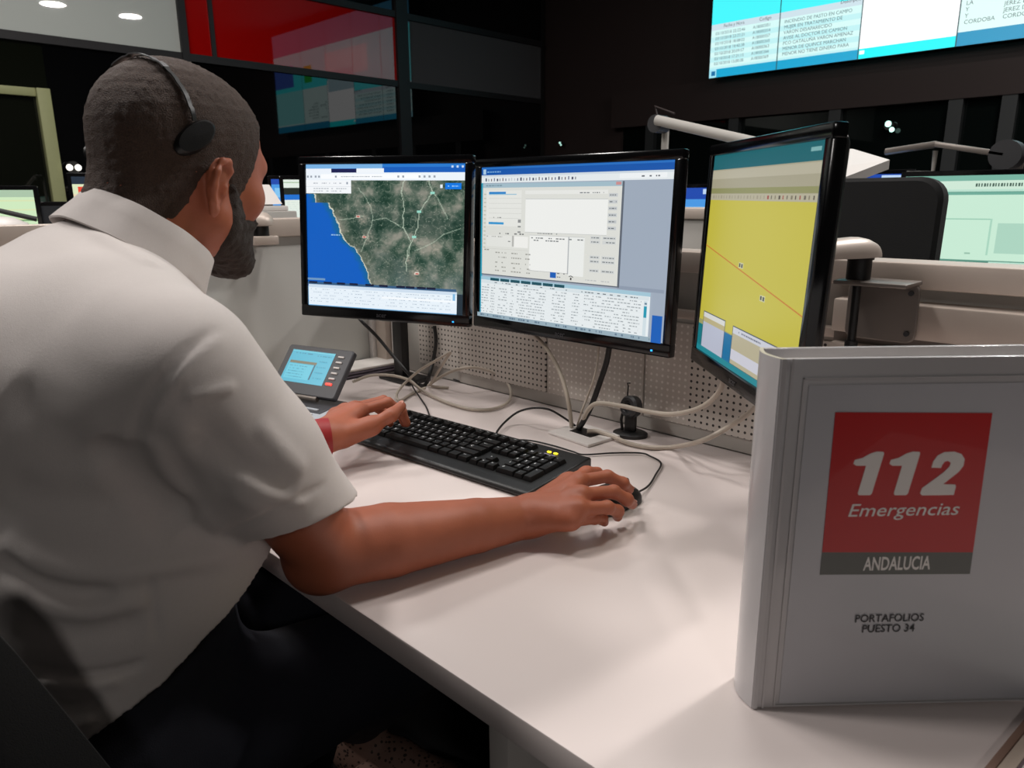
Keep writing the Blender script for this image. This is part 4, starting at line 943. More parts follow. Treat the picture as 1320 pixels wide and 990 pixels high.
def nets(f, lo, hi, res, prims=None, B=16, slack=1.35):
    """surface nets over the blocks the surface passes through"""
    lo, hi = np.array(lo, float), np.array(hi, float); nb = np.ceil((hi-lo)/(res*B)).astype(int); n = nb*B+2
    bi = np.stack(np.meshgrid(*[np.arange(k) for k in nb], indexing='ij'), -1).reshape(-1, 3)
    ctr = lo+(bi+.5)*B*res; rad = B*res*.8661
    dc = np.concatenate([f(ctr[i:i+4096]) for i in range(0, len(ctr), 4096)]); act = bi[np.abs(dc) < rad*slack+.012]
    g = np.stack(np.meshgrid(*[np.arange(B+1)]*3, indexing='ij'), -1).reshape(-1, 3)
    key = lambda I: (I[..., 0]*n[1]+I[..., 1])*n[2]+I[..., 2]
    VK, VP, EK = [], [], []
    isS = isinstance(f, Sdf)
    for b in act:
        X = lo+(b*B+g)*res
        if isS:
            c = (lo+(b+.5)*B*res)[None]; ds = np.array([s_[0] for s_ in [f.one(q, c) for q in f.p]])
            mn = min(d for d, q in zip(ds, f.p) if not q[6])
            pr = [q for d, q in zip(ds, f.p) if (d < rad*1.2+q[5] if q[6] else d < max(mn, 0)+2.2*rad+q[5])]
            D = f(X, pr)
        else: D = f(X)
        D = D.reshape(B+1, B+1, B+1); S = D < 0
        if S.all() or not S.any(): continue
        acc = np.zeros((B, B, B, 3)); cnt = np.zeros((B, B, B))
        for ax in range(3):
            o1, o2 = [a for a in range(3) if a != ax]
            sl0 = [slice(None)]*3; sl1 = [slice(None)]*3; sl0[ax] = slice(0, B); sl1[ax] = slice(1, B+1)
            a_, b_ = D[tuple(sl0)], D[tuple(sl1)]; cr = (a_ < 0) != (b_ < 0); t = np.where(cr, a_/np.where(cr, a_-b_, 1), 0)
            for u in (0, 1):
                for v in (0, 1):
                    sl = [slice(None)]*3; sl[ax] = slice(0, B); sl[o1] = slice(u, B+u); sl[o2] = slice(v, B+v)
                    c_ = cr[tuple(sl)]; t_ = t[tuple(sl)]
                    acc[..., ax] += np.where(c_, t_, 0); acc[..., o1] += np.where(c_, u, 0); acc[..., o2] += np.where(c_, v, 0); cnt += c_
            sl = [slice(0, B)]*3; I = np.argwhere(cr[tuple(sl)])
            if len(I): EK.append(np.column_stack([I+b*B, np.full(len(I), ax), (a_[tuple(sl)][tuple(I.T)] < 0)]))
        I = np.argwhere(cnt > 0)
        if len(I):
            VK.append(key(I+b*B)); VP.append(lo+(b*B+I+acc[tuple(I.T)]/cnt[tuple(I.T)][:, None])*res)
    VK = np.concatenate(VK); VP = np.concatenate(VP); EK = np.concatenate(EK)
    o = np.argsort(VK); VK = VK[o]; VP = VP[o]; Q = []
    for ax in range(3):
        E = EK[EK[:, 3] == ax]; o1, o2 = [(1, 2), (2, 0), (0, 1)][ax]
        e1 = np.zeros(3, int); e2 = np.zeros(3, int); e1[o1] = 1; e2[o2] = 1
        I = E[:, :3]; ok = (I-e1-e2 >= 0).all(1); I = I[ok]; sg = E[ok, 4]
        ks = np.stack([key(I-e1-e2), key(I-e2), key(I), key(I-e1)], 1); ix = np.searchsorted(VK, ks); ix = np.minimum(ix, len(VK)-1)
        good = (VK[ix] == ks).all(1); ix = ix[good]; sg = sg[good]
        ix[sg == 0] = ix[sg == 0][:, ::-1]; Q.append(ix)
    return VP, np.concatenate(Q)
def sdf_obj(name, f, lo, hi, res, m, parent, smooth_iter=1, cols=None):
    V_, Q_ = nets(f, lo, hi, res)
    # light relaxing
    for _ in range(smooth_iter):
        e = np.concatenate([Q_[:, [0, 1]], Q_[:, [1, 2]], Q_[:, [2, 3]], Q_[:, [3, 0]]]); acc = np.zeros_like(V_); cnt = np.zeros(len(V_))
        np.add.at(acc, e[:, 0], V_[e[:, 1]]); np.add.at(cnt, e[:, 0], 1); np.add.at(acc, e[:, 1], V_[e[:, 0]]); np.add.at(cnt, e[:, 1], 1)
        V_ = V_*.45+.55*acc/np.maximum(cnt, 1)[:, None]
    me = bpy.data.meshes.new(name); me.vertices.add(len(V_)); me.vertices.foreach_set('co', V_.ravel().astype(np.float32))
    me.loops.add(len(Q_)*4); me.loops.foreach_set('vertex_index', Q_.ravel().astype(np.int32))
    me.polygons.add(len(Q_)); me.polygons.foreach_set('loop_start', np.arange(0, len(Q_)*4, 4, dtype=np.int32)); me.polygons.foreach_set('loop_total', np.full(len(Q_), 4, dtype=np.int32))
    me.update(calc_edges=True); me.polygons.foreach_set('use_smooth', [True]*len(Q_)); me.validate()
    me.materials.append(m); o = bpy.data.objects.new(name, me); COL.objects.link(o)
    if parent is not None: o.parent = parent; o.matrix_parent_inverse = parent.matrix_world.inverted()
    return o
def hit(f, px, py, t0=.3, t1=1.6):
    r = FW + RT*(px-CX)/FOC + UPV*(CY-py)/FOC; r = r/np.linalg.norm(r); t = t0
    for _ in range(120):
        d = float(f.raw((CAM+r*t)[None])[0])
        if d < .0006: return CAM+r*t
        t += max(.0006, d*.8)
        if t > t1: break
    return None
# ------------------------------------------------------------------ the man
PB = (-.87, .12, 0)
man = thing('person', 'man with short grey hair in a white polo shirt, seated typing at the desk', 'person', PB)
bpy.context.view_layer.update()
def mrot(yaw, pitch, roll): return np.array(rot(pitch, roll, yaw).to_3x3())
HP = A(-.921, .373, 1.2135)-RT*.003; HR = mrot(math.radians(20.5), math.radians(-8), math.radians(5.5))*.955
HRn = HR/.955
def hw(q): return HP+HR@A(*q)
body = Sdf()
def hell(c, r, R=None, k=.02, sub=False): body.ell(hw(c), A(*r)*.955, HRn if R is None else HRn@R, k, sub)
def hcone(a, b, ra, rb, k=.02, sub=False): body.cone(hw(a), hw(b), ra*.955, rb*.955, k, sub)
# skull, face, jaw
hell((0, -.012, .042), (.078, .100, .090))
hell((0, .034, .045), (.066, .064, .068), k=.03)
hell((0, .052, -.022), (.058, .050, .072), k=.03)
for s in (-1, 1):
    hcone((s*.056, .008, -.045), (s*.020, .084, -.094), .024, .020, .025)
    hell((s*.048, .066, -.014), (.022, .02, .02), k=.025)
hell((0, .090, -.094), (.024, .018, .018), k=.02)
hcone((-.040, .088, .030), (.040, .088, .030), .012, .012, .02)
for s in (-1, 1): hell((s*.031, .106, .012), (.019, .016, .013), k=.012, sub=True)
for s in (-1, 1): hell((s*.031, .083, .012), (.0125, .0125, .0115), k=.004)
hcone((0, .098, .022), (0, .122, -.020), .008, .0115, .014)
hell((0, .118, -.024), (.012, .011, .010), k=.008)
for s in (-1, 1): hell((s*.014, .108, -.027), (.008, .011, .008), k=.007)
hell((0, .100, -.054), (.024, .011, .006), k=.007); hell((0, .098, -.066), (.020, .011, .007), k=.006)
# neck
hcone((0, -.020, -.030), (0, -.075, -.165), .060, .068, .035)
hcone((0, -.062, -.02), (0, -.105, -.13), .036, .05, .04)
# ears
def ear(s):
    Re = np.array(Matrix.Rotation(math.radians(s*10), 3, 'Z') @ Matrix.Rotation(math.radians(-14), 3, 'X'))
    c = A(s*.079, -.014, -.008)
    def e(q): return tuple(c+Re@A(s*q[0], q[1]*.82, q[2]*.95))
    hell(e((0, -.004, .004)), (.0055, .017, .026), Re, .010)
    rim = [(-.002, .014, .012), (.004, .012, .026), (.007, .000, .034), (.008, -.014, .030), (.009, -.021, .014), (.008, -.020, -.004), (.006, -.012, -.020), (.003, -.002, -.028)]
    for a, b in zip(rim, rim[1:]): hcone(e(a), e(b), .0042, .0042, .004)
    hell(e((.002, .002, -.028)), (.0045, .008, .010), Re, .005)
    hell(e((.008, .002, -.004)), (.007, .009, .014), Re, .006, True)
    hell(e((.008, -.010, .014)), (.004, .006, .012), Re, .006, True)
    hcone(e((.001, .012, -.004)), e((.003, .012, .004)), .005, .004, .004)
ear(1); ear(-1)
# trunk under the shirt
body.cone(hw((0, -.075, -.165)), (-.875, .22, 1.0), .066, .11, .05)
body.cone((-.875, .22, 1.0), (-.87, .18, .66), .12, .13, .06)
# arms
SR, ER, WR = A(-.672, .256, 1.030), A(-.703, .404, .792), A(-.629, .660, .773)
SL, EL, WL = A(-1.075, .300, 1.045), A(-1.140, .385, .800), A(-1.0392, .6173, .803)-RT*.008
body.cone((-.82, .24, 1.00), SR+A(-.01, 0, -.02), .05, .04, .04); body.cone((-.95, .25, 1.00), SL+A(.01, 0, -.02), .05, .04, .04)
def arm(S, E, W, k=.03):
    body.cone(S+(E-S)*.12, E, .045, .043, k)
    d = W-E
    body.cone(E, E+d*.28, .0445, .0445, .012); body.cone(E+d*.28, E+d*.72, .0445, .0345, .004); body.cone(E+d*.72, W, .0345, .028, .004)
arm(SR, ER, WR); arm(SL, EL, WL)
body.ell(ER+A(-.004, -.012, -.010), (.034, .034, .034), None, .02)
def hand(W, mcps, fingers, thumb, frs, palm_r=(.021, .0125)):
    W = A(*W)
    for m in mcps:
        m = A(*m); body.cone(W+(m-W)*.12, m+(W-m)*.06, palm_r[0], palm_r[1], .014)
    for a, b in zip(mcps, mcps[1:]): body.cone(A(*a)+(W-A(*a))*.15, A(*b)+(W-A(*b))*.15, .0115, .0115, .010)
    for m in mcps: body.ball(A(*m)+A(0, 0, .001), .0118, .008)
    for f, r in zip(fingers, frs):
        f = [A(*q) for q in f]; rr = [r*1.12, r*1.03, r*.96, r*.84][:len(f)] if len(f) == 4 else [r*1.1, r, r*.86]
        body.chain(f, rr, .0035)
        for q in f[1:-1]: body.ball(q, r*1.06, .003)
    t = [A(*q) for q in thumb]; body.chain(t, [.017, .0135, .0108, .0092], .010)
    body.cone(W+(t[0]-W)*.3, t[1], .02, .014, .014)
R_ = lambda x, y, z: P(x, y, z=z)
ri = [R_(748, 620, .799), R_(783, 614, .797), R_(803, 623, .785), R_(811, 631, .771)]
rm = [R_(751, 638, .804), R_(791, 634, .797), R_(808, 644, .783), R_(815, 650, .768)]
rr_ = [R_(747, 656, .795), R_(783, 654, .789), R_(796, 659, .774), R_(796, 666, .758)]
rp = [R_(738, 671, .783), R_(766, 668, .772), R_(776, 669, .762), R_(779, 673, .752)]
rt = [R_(707, 646, .776), R_(733, 624, .775), R_(756, 611, .774), R_(770, 609, .768)]
hand(WR, [ri[0], rm[0], rr_[0], rp[0]], [ri, rm, rr_, rp], rt, (.0088, .0090, .0086, .0078))
li = [(-1.0638, .7015, .8225), (-1.0560, .7490, .8275), (-1.0500, .7720, .8080), (-1.0470, .7790, .7860)]
lm_ = [(-1.0850, .7040, .8220), (-1.0790, .7560, .8250), (-1.0700, .7810, .8020), (-1.0660, .7880, .7800)]
lr = [(-1.1050, .6980, .8160), (-1.1010, .7460, .8160), (-1.0930, .7690, .7960), (-1.0890, .7750, .7780)]
lp_ = [(-1.1210, .6880, .8070), (-1.1210, .7250, .8050), (-1.1160, .7440, .7910), (-1.1130, .7500, .7770)]
lt_ = [(-1.0380, .6480, .7930), (-1.0210, .6890, .8075), (-1.0060, .7180, .8220), (-1.0110, .7420, .8310)]
li, lm_, lr, lp_, lt_ = [[tuple(WL+(A(*q)-RT*.008-WL)*1.09) for q in f] for f in (li, lm_, lr, lp_, lt_)]
hand(WL, [li[0], lm_[0], lr[0], lp_[0]], [li, lm_, lr, lp_], lt_, (.0088, .0090, .0086, .0076))
M_skin = mat('skin', (167, 94, 67), .5, var=.10, scale=45, bump=.12, bscale=900)
M_skin.node_tree.nodes['Principled BSDF'].inputs['Subsurface Weight'].default_value = .08
M_skin.node_tree.nodes['Principled BSDF'].inputs['Subsurface Radius'].default_value = (.01, .004, .002)
skin = sdf_obj('body', body, (-1.30, -.05, .60), (-.5, .90, 1.40), .0025, M_skin, man)
# ------------------------------------------------------------------ hair and beard: thin shells over the head
head_prims = [q for q in body.p if np.linalg.norm((q[1]-HP)) < .22]
def head_d(X): return body.raw(X, head_prims)
def nz(X, f): return (np.sin(X[:, 0]*f+1.3*np.sin(X[:, 1]*f*.9))+np.sin(X[:, 1]*f*1.1+1.7*np.sin(X[:, 2]*f*.8))+np.sin(X[:, 2]*f*.95+np.sin(X[:, 0]*f*1.2)))/3
ss_ = lambda a, b, x: (lambda t: t*t*(3-2*t))(np.clip((x-a)/(b-a), 0, 1))
noear = [q for q in head_prims]
def hair_f(X):
    L = (X-HP)@HRn/.955; d = head_d(X)
    zl = np.interp(L[:, 1], [-.13, -.085, -.058, -.040, -.028, -.004, .012, .026, .034, .052, .062, .078, .10], [-.060, -.066, -.060, -.034, .006, .016, -.006, -.032, -.022, .016, .056, .080, .088])
    h = L[:, 2]-zl+.003*nz(X, 260)
    s = ss_(-.010, .012, h)
    top = ss_(.0, .10, L[:, 2])
    d2 = d+.0035-s*(.0045+.0030*top+.0010*nz(X, 520)+.0008*nz(X, 900))
    ex = np.maximum(np.abs(L[:, 0])-.083, 0)        # leave the ears bare
    d2 = np.where((np.abs(L[:, 1]+.012) < .030) & (L[:, 2] < .034) & (L[:, 2] > -.06), np.maximum(d2, np.abs(L[:, 0])-.079), d2)
    return np.maximum(d2, -.11-L[:, 2])
def beard_f(X):
    L = (X-HP)@HRn/.955; d = head_d(X)
    up = np.interp(L[:, 1], [.0, .018, .030, .045, .065, .085, .12], [.0, .004, -.008, -.036, -.042, -.036, -.032])
    lo_ = np.interp(L[:, 1], [.0, .02, .05, .1], [-.066, -.085, -.118, -.14])
    s = ss_(-.008, .008, up-L[:, 2]+.003*nz(X, 300))*ss_(-.006, .010, L[:, 2]-lo_)*ss_(.006, .020, L[:, 1])
    lips = np.linalg.norm((L-A(0, .104, -.060))/A(.025, .03, .010), axis=1); s = s*ss_(.9, 1.3, lips)
    d2 = d+.0035-s*(.0075+.0016*nz(X, 420)+.001*nz(X, 800))
    return np.maximum(np.maximum(d2, -.16-L[:, 2]), np.maximum(L[:, 2]-.02, -.0-L[:, 1]))
M_hair = mat('grey_hair', (62, 44, 34), .75, var=.8, scale=520, bump=1., bscale=700)
M_beard = mat('dark_beard', (48, 38, 32), .8, var=.5, scale=420, bump=.9, bscale=700)
bl, bh = HP-.17, HP+.17
sdf_obj('hair', hair_f, bl, bh, .003, M_hair, man, 0)
sdf_obj('beard', beard_f, bl, bh, .003, M_beard, man, 0)
# eyebrows
for s in (-1, 1):
    eb = Sdf(); eb.chain([hw((s*.016, .099, .030)), hw((s*.032, .097, .036)), hw((s*.048, .084, .032))], [.004, .0045, .003], .003)
    sdf_obj('eyebrow', eb, HP-.02+HR@A(s*.03, .09, .03)-.03, HP+.02+HR@A(s*.03, .09, .03)+.03, .002, M_beard, man)
# ------------------------------------------------------------------ polo shirt
class ShirtSdf(Sdf):
    """trunk and sleeves kept apart until the sleeves are cut open at their cuffs"""
    def raw(s, X, prims=None):
        prims = s.p if prims is None else prims; sl = getattr(s, 'sleeves', None)
        if sl is None: return Sdf.raw(s, X, prims)
        d = Sdf.raw(s, X, [q for q in prims if id(q) not in s.ids])
        for ids, c0, n_, ax in sl:
            pr = [q for q in prims if id(q) in ids]
            if not pr: continue
            e = Sdf.raw(s, X, pr); t = (X-c0)@ax+.05
            e = np.maximum(e, -np.maximum(e+.011, -t)); e = np.maximum(e, (X-c0)@n_)
            h = np.clip(.5+.5*(e-d)/.016, 0, 1); d = d*h+e*(1-h)-.016*h*(1-h)
        return d
sh = ShirtSdf()
sh.ell((-.868, .228, .800), (.210, .187, .190), None, .05)
sh.ell((-.872, .225, .945), (.192, .160, .190), None, .06)
sh.ell((-.872, .170, .700), (.196, .180, .130), None, .05)
sh.ell((-.885, .190, 1.012), (.155, .108, .112), np.array(Matrix.Rotation(math.radians(-25), 3, 'X')), .06)
sh.cone((-.712, .250, 1.018), (-1.040, .290, 1.016), .076, .076, .05)
sh.cone((-.890, .252, 1.082), (-.740, .254, 1.050), .066, .060, .05)
sh.cone((-.895, .252, 1.082), (-1.030, .285, 1.048), .066, .060, .05)
sh.cone((-.895, .258, 1.085), (-.900, .300, 1.118), .068, .062, .03)
d_ = (ER-SR)/np.linalg.norm(ER-SR)
cuffR = SR+(ER-SR)*.745
nR = len(sh.p); sh.cone(SR+A(-.018, .004, .004), SR+(ER-SR)*.40, .070, .068, .035); sh.cone(SR+(ER-SR)*.40, cuffR+d_*.10, .068, .064, .02)
nL = len(sh.p); dl = (EL-SL)/np.linalg.norm(EL-SL); cuffL = SL+(EL-SL)*.80
sh.cone(SL, cuffL+dl*.03, .082, .068, .035)
def shirt_cut(X):
    # trunk hem: lowest at the side, rising to the belly and to the back
    zf = np.interp(X[:, 1], [-.2, .0, .07, .122, .20, .24, .31, .37], [.76, .74, .72, .705, .742, .772, .812, .835])
    return zf-X[:, 2]
VW = (cuffR-CAM)/np.linalg.norm(cuffR-CAM)
_a, _b = P(441, 643, d=.83), P(300, 710, d=.72)
_e = _b-_a; _w = np.cross(d_, _e); _w /= np.linalg.norm(_w); _w = _w*np.sign(_w@VW); _w = VW*.6+_w*.4
NCUT = np.cross(_e, _w); NCUT /= np.linalg.norm(NCUT); NCUT = NCUT*np.sign(NCUT@d_); CCUT = (_a+_b)/2
idR, idL = {id(q) for q in sh.p[nR:nL]}, {id(q) for q in sh.p[nL:]}
sh.ids = idR | idL; sh.sleeves = [(idR, CCUT, NCUT, d_), (idL, cuffL, dl, dl)]
sh.cuts = [shirt_cut]
def F(pts, amp, w, dz=0):
    q = [hit(sh, *p) for p in pts]; q = [a for a in q if a is not None]
    if len(q) > 1: sh.fold([np.array(v) for v in cat(q, 4)], amp*(1.3 if w < .0055 else .85), w*(1. if w < .0055 else .8))
FOLDS = [
 # armhole seam
 ([(329, 400), (318, 409), (285, 420), (238, 456), (200, 505), (178, 550), (172, 600), (180, 640)], -.004, .005),
 ([(334, 414), (292, 428), (246, 464), (210, 510), (188, 556)], .0025, .008),
 # deep crease under the arm
 ([(120, 566), (150, 595), (178, 622), (215, 648), (255, 660)], -.016, .016),
 ([(174, 570), (176, 605), (194, 650), (228, 690)], -.010, .016),
 # sleeve folds
 ([(195, 560), (215, 610), (260, 660), (300, 690)], .007, .014),
 ([(235, 516), (270, 506), (306, 497)], .004, .006),
 ([(215, 520), (250, 580), (300, 630), (350, 660)], .006, .016),
 ([(250, 540), (300, 590), (350, 618), (385, 628)], -.004, .014),
 ([(330, 540), (365, 580), (395, 612)], .004, .012), ([(300, 610), (350, 640), (400, 650)], .004, .008),
 # cuff stitch line
 ([(425, 622), (390, 640), (350, 660), (300, 682), (280, 690)], -.0025, .0045),
 # shoulder blade and back
 ([(10, 500), (50, 525), (90, 570), (125, 610)], -.004, .026),
 ([(0, 620), (50, 640), (110, 650), (170, 655)], -.005, .02),
 ([(300, 640), (270, 600), (245, 560)], -.004, .012),
 # waist rolls
 ([(0, 690), (40, 722), (90, 738), (140, 740), (195, 732), (250, 722), (310, 712)], .009, .013),
 ([(0, 714), (45, 748), (95, 764), (150, 762)], -.009, .013),
 ([(0, 745), (40, 770), (80, 785), (125, 788), (160, 780), (200, 772)], .008, .010),
 ([(20, 800), (80, 815), (140, 812), (190, 800)], -.005, .014),
 ([(190, 730), (196, 780), (205, 830)], -.002, .004),
 # hem bands
 ([(35, 862), (70, 868), (110, 870), (160, 862), (190, 850)], -.004, .005), ([(45, 876), (80, 882), (120, 882), (160, 874)], .004, .008),
 ([(60, 905), (95, 912), (135, 900)], -.004, .006), ([(75, 930), (100, 934), (122, 925)], .003, .006),
 # around the collar
 ([(80, 262), (120, 276), (165, 300), (208, 326)], -.006, .008), ([(70, 275), (115, 295), (165, 325), (200, 345)], .004, .012),
]
for a in FOLDS: F(*a)
sh.warp = lambda X: .0010*nz(X, 38)+.0006*nz(X, 75)
M_shirt = mat('white_pique_cotton', (204, 196, 192), .85, var=.03, scale=300, bump=.25, bscale=1500, sheen=.15)
shirt = sdf_obj('polo_shirt', sh, (-1.30, -.06, .60), (-.5, .52, 1.30), .0032, M_shirt, man, 0)
# collar leaf
nrm = A(-.03, math.sin(math.radians(36)), math.cos(math.radians(36))); nrm /= np.linalg.norm(nrm)
CCN = A(-.903, .316, 1.150); ux = np.cross(A(0, 1, 0), nrm); ux /= np.linalg.norm(ux); ux = ux if ux[0] > 0 else -ux; uy = np.cross(nrm, ux)
prof = [(.066, -.030), (.0655, -.010), (.0665, .006), (.0685, .0085), (.071, .006), (.0745, -.008), (.080, -.024), (.084, -.035), (.0855, -.0335), (.082, -.022), (.0765, -.006), (.0725, .0095), (.0685, .012), (.0645, .009), (.063, -.008), (.0635, -.030)]
cm = MB(); vs = []; fs = []; NA = 56; n_ = len(prof)
for i in range(NA+1):
    ph_ = math.radians(-90-155+310*i/NA); fr = abs(i/NA-.5)*2
    for r, h in prof:
        rr2 = r*(1+.10*fr**3)+.001*math.sin(9*ph_); hh2 = h*(1+.35*fr**4)-.006*fr**6
        q = CCN+(ux*math.cos(ph_)*1.02+uy*math.sin(ph_))*rr2+nrm*hh2; vs.append(tuple(q))
for i in range(NA):
    for k in range(n_): l = (k+1) % n_; fs.append((i*n_+k, i*n_+l, (i+1)*n_+l, (i+1)*n_+k))
fs += [tuple(range(n_)), tuple(range(NA*n_, NA*n_+n_))]
co_ = cm.add(vs, fs).build('collar', M_shirt, shirt, ang=60); co_.matrix_parent_inverse = Matrix.Identity(4)
bpy.context.view_layer.update(); co_.matrix_parent_inverse = shirt.matrix_world.inverted()
# ------------------------------------------------------------------ trousers and shoes
tr = Sdf()
tr.ell((-.87, .15, .610), (.190, .185, .135), None, .05)
tr.ell((-.87, .19, .72), (.176, .155, .13), None, .05)
KR, KL, AR, AL = A(-.775, .580, .565), A(-.985, .590, .565), A(-1.150, .705, .150), A(-1.02, .72, .15)
tr.cone((-.775, .19, .585), KR, .098, .070, .05); tr.cone((-.965, .19, .585), KL, .098, .070, .05)
tr.cone(KR, KR+(AR-KR)*.35, .068, .066, .03); tr.cone(KR+(AR-KR)*.35, AR, .066, .055, .03)
AL = A(-1.06, .50, .16)
tr.cone(KL, AL, .068, .055, .03)
tr.cuts = [lambda X: .115-X[:, 2]]
tr.warp = lambda X: .003*nz(X, 45)
M_trous = mat('navy_trousers', (17, 18, 30), .85, var=.15, scale=200, bump=.3, bscale=900)
sdf_obj('trousers', tr, (-1.30, -.08, .08), (-.62, .85, .80), .008, M_trous, man)
def knit(name):
    m = mat(name, (70, 52, 46), .75, var=.1, scale=80); nt = m.node_tree; b = nt.nodes['Principled BSDF']
    v = nt.nodes.new('ShaderNodeTexVoronoi'); v.inputs['Scale'].default_value = 105; tc = nt.nodes.new('ShaderNodeTexCoord'); nt.links.new(tc.outputs['Object'], v.inputs['Vector'])
    r = nt.nodes.new('ShaderNodeValToRGB'); r.color_ramp.elements[0].position = .28; r.color_ramp.elements[1].position = .36
    r.color_ramp.elements[0].color = lin((44, 32, 28))+[1]; r.color_ramp.elements[1].color = lin((124, 96, 84))+[1]
    nt.links.new(v.outputs['Distance'], r.inputs[0]); nt.links.new(r.outputs[0], b.inputs['Base Color']); return m
M_knit = knit('brown_knit_upper'); M_sole = mat('dark_sole', (30, 26, 25), .6)
def shoe(heel, toe, lift):
    heel, toe = A(*heel), A(*toe); d = toe-heel; L_ = np.linalg.norm(d); d = d/L_; up = A(0, 0, 1)
    q = lambda a, z: heel+d*(a*L_)+up*z
    f = Sdf(); f.cone(q(.12, .055+lift), q(.45, .05+lift), .042, .044, .03); f.cone(q(.45, .05+lift), q(.82, .042+lift), .046, .036, .03); f.ball(q(.90, .040+lift), .034, .03); f.cone(q(.18, .07+lift), q(.22, .115+lift), .044, .046, .03)
    f.cuts = [lambda X: .016+lift-X[:, 2]]
    o = sdf_obj('shoe', f, np.minimum(heel, toe)-A(.1, .1, .0), np.maximum(heel, toe)+A(.1, .1, .2+lift), .004, M_knit, man)
    g = Sdf(); g.cone(q(.13, .03+lift), q(.5, .03+lift), .046, .048, .02); g.cone(q(.5, .03+lift), q(.9, .03+lift), .050, .040, .02)
    g.cuts = [lambda X: .002+lift-X[:, 2], lambda X: X[:, 2]-.022-lift]
    s_ = sdf_obj('sole', g, np.minimum(heel, toe)-A(.1, .1, .0), np.maximum(heel, toe)+A(.1, .1, .2), .004, M_sole, None)
    s_.parent = o; bpy.context.view_layer.update(); s_.matrix_parent_inverse = o.matrix_world.inverted()
shoe((-1.215, .685, 0), (-.925, .815, 0), .0)
shoe((-1.07, .43, 0), (-1.09, .72, 0), .0)
# red wristband on the left wrist
wd = (WL-EL)/np.linalg.norm(WL-EL); wb_ = WL-wd*.004
q = Matrix.Translation(wb_) @ Vector(wd).to_track_quat('Z', 'Y').to_matrix().to_4x4()
b_ = MB().lathe([(.0290, -.012), (.0310, -.012), (.0316, 0), (.0310, .012), (.0290, .012)], 36, q).build('wristband', mat('red_band', (150, 26, 28), .5), man); b_.matrix_parent_inverse = man.matrix_world.inverted()
# fingernails that show
M_nail = mat('fingernail', (206, 150, 132), .3)
for a, b, r in ((ri[2], ri[3], .0072), (rm[2], rm[3], .0074), (A(*lt_[2]), A(*lt_[3]), .0082)):
    dd = (b-a)/np.linalg.norm(b-a); up = A(0, 0, 1) if b is not lt_[3] else A(.3, -.2, .9); up = up-dd*(up@dd); up /= np.linalg.norm(up); sd = np.cross(dd, up)
    Mx = Matrix(((sd[0], dd[0], up[0], 0), (sd[1], dd[1], up[1], 0), (sd[2], dd[2], up[2], 0), (0, 0, 0, 1))); c_ = b+dd*.002+up*(r-.0012)
    o = MB().ball((0, 0, 0), (.0052, .0066, .0014), Matrix.Translation(c_) @ Mx, 14).build('fingernail', M_nail, man); o.matrix_parent_inverse = man.matrix_world.inverted()
# ------------------------------------------------------------------ headset
hs = thing('headset', 'telephone headset with shiny steel headband and black temple pad on the man\'s head', 'headset', hw((0, 0, .13)))
bpy.context.view_layer.update(); hsi = hs.matrix_world.inverted()
def on_head(u, off):   # u: local direction from a centre inside the skull
    c = hw((0, -.015, .03)); d = HR@A(*u); d /= np.linalg.norm(d); t = .2
    for _ in range(80):
        e = min(float(hair_f((c+d*t)[None])[0]), float(head_d((c+d*t)[None])[0]))
        if e < .0004: break
        t -= e*.7
    return c+d*(t+off)
band = []
for k in range(41):
    a = math.radians(8+164*k/40); band.append(on_head((math.cos(a), -.44-.24*math.sin(a), math.sin(a)+.25), .0035))
vs = []; fs = []
fw_ = HR@A(0, 1, .1)
for i, p in enumerate(band):
    t = band[min(i+1, 40)]-band[max(i-1, 0)]; t /= np.linalg.norm(t); w_ = fw_-t*(fw_@t); w_ /= np.linalg.norm(w_); n2 = np.cross(t, w_)
    hw_ = .004 if 12 <= i <= 28 else .0028
    for a, b in ((-hw_, -.0007), (hw_, -.0007), (hw_, .0007), (-hw_, .0007)): vs.append(tuple(p+w_*a+n2*b))
for i in range(40):
    for k in range(4): l = (k+1) % 4; fs.append((i*4+k, i*4+l, i*4+4+l, i*4+4+k))
fs += [(0, 1, 2, 3), (160, 161, 162, 163)]
def bandpart(a, b, name, m):
    f_ = [tuple(v-a*4 for v in q) for i in range(a, b) for q in fs[i*4:i*4+4]]+[(0, 1, 2, 3), tuple((b-a)*4+k for k in range(4))]
    MB(hsi).add(vs[a*4:(b+1)*4], f_).build(name, m, hs)
bandpart(12, 28, 'headband', mat('bright_steel', (240, 240, 242), .3, metal=1.)); bandpart(0, 12, 'band_end', M_blackcable); bandpart(28, 40, 'band_end', M_blackcable)
def pad(c, r, name, m):
    n2 = c-hw((0, -.015, .03)); n2 = Vector(n2/np.linalg.norm(n2)); q2 = Matrix.Translation(c) @ n2.to_track_quat('Z', 'Y').to_matrix().to_4x4() @ Matrix.Rotation(math.radians(35), 4, 'Z')
    MB(hsi).lathe([(.001, -.006), (r*.95, -.006), (r, -.002), (r, .004), (r*.85, .009), (.001, .010)], 28, q2 @ Matrix.Diagonal((1.5, .78, 1, 1))).build(name, m, hs)
pad(on_head((1, -.44, .17), -.004), .018, 'temple_pad', M_black)
pad(on_head((-1, .02, -.28), .016), .026, 'ear_cushion', M_black)
MB(hsi).tube(cat([on_head((-1, .1, -.3), .024), hw((-.088, .06, -.05)), hw((-.06, .115, -.075)), hw((-.03, .130, -.075))], 8), .0025).build('microphone_boom', M_black, hs)
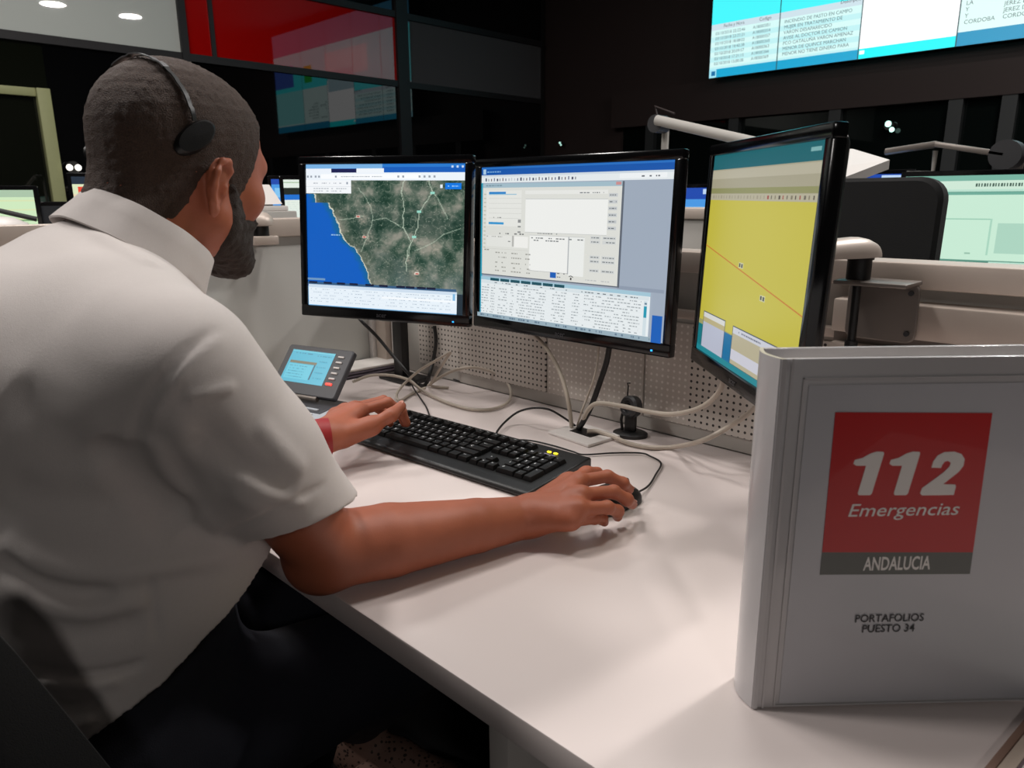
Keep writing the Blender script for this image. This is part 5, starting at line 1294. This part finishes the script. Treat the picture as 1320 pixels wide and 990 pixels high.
# ------------------------------------------------------------------ the man's chair
oc = office_chair('office_chair', 'black office chair under the seated man at the white desk', (-.87, .10, 0), 0, .40, .12, .50, False)
wr_ = MB(); ns, nzz = 28, 14; vs = []; fs = []
for lay in (0, 1):
    for i in range(ns+1):
        s_ = -1+2*i/ns
        for j in range(nzz+1):
            t = j/nzz; z = .50+.42*t
            fwd = np.interp(z, [.50, .66, .773, .88, .92], [.25, .225, .185, .146, .125])
            a = abs(s_); x = .262*math.copysign(min(1, a*1.22)**.9 if a*1.22 < 1 else 1, s_); y = -.17+(fwd-.0)*max(0, (a-.55)/.45)**1.5
            n2 = Vector((math.copysign(1, s_)*min(1, max(0, (a-.45)/.3)), -max(0, 1-max(0, (a-.45)/.3)), 0)).normalized()
            th = .026*math.sqrt(max(.05, 1-max(0, (a-.86)/.14)**2))*math.sqrt(max(.1, 1-max(0, (t-.88)/.12)**2))
            q = Vector((x, y, z))+n2*(th if lay else -th*.4); vs.append(q)
m_n = (ns+1)*(nzz+1)
for lay in (0, 1):
    for i in range(ns):
        for j in range(nzz): a = lay*m_n+i*(nzz+1)+j; fs.append((a, a+1, a+nzz+2, a+nzz+1))
rim_ = [i*(nzz+1) for i in range(ns+1)]+[ns*(nzz+1)+j for j in range(1, nzz+1)]+[i*(nzz+1)+nzz for i in range(ns-1, -1, -1)]+[j for j in range(nzz-1, 0, -1)]
for k in range(len(rim_)): a, b = rim_[k], rim_[(k+1) % len(rim_)]; fs.append((a, b, b+m_n, a+m_n))
wr_.add(vs, fs).build('wraparound_backrest', M_fabric_black, oc, ang=60)
# ------------------------------------------------------------------ light
def area(name, loc, size, power, col=(1, .955, .92), tgt=None, shape='DISK'):
    l = bpy.data.lights.new(name, 'AREA'); l.shape = shape; l.size = size; l.energy = power; l.color = col
    o = bpy.data.objects.new(name, l); COL.objects.link(o); o.location = loc
    if tgt is not None: o.rotation_euler = (Vector(tgt)-Vector(loc)).to_track_quat('-Z', 'Y').to_euler()
    return o
area('downlight_glow', (.085, 3.14, CEIL-.05), .26, 45)
area('downlight_glow', (.085, 4.05, CEIL-.05), .26, 45)
area('desk_downlight', (-1.6, .30, CEIL-.05), .5, 30)
area('desk_downlight', (-1.0, 1.5, CEIL-.05), .5, 12)
area('added_side_fill', (2.4, -1.6, 2.7), .4, 12, tgt=(-.4, .4, .5))  # unseen fill added to brighten the leg panel, shoe and shirt side
area('desk_downlight', (-.2, 1.5, CEIL-.05), .4, 18)
area('rear_fill', (-2.7, -1.3, 3.45), .5, 44, tgt=(-.7, 1.0, .8))  # unseen fill behind the man, placed to brighten the perforated boards
area('gallery_light', (-3.6, 1.0, CEIL-.05), .8, 40)
w = bpy.data.worlds.new('room_ambience'); scn.world = w; w.use_nodes = True
w.node_tree.nodes['Background'].inputs[0].default_value = (.9, .8, .78, 1); w.node_tree.nodes['Background'].inputs[1].default_value = .015
vs_ = scn.view_settings; vs_.view_transform = 'Standard'; vs_.look = 'None'; vs_.exposure = 0; vs_.gamma = 1; vs_.use_curve_mapping = False
scn.cycles.max_bounces = 6; scn.cycles.use_denoising = True
bpy.context.view_layer.update()
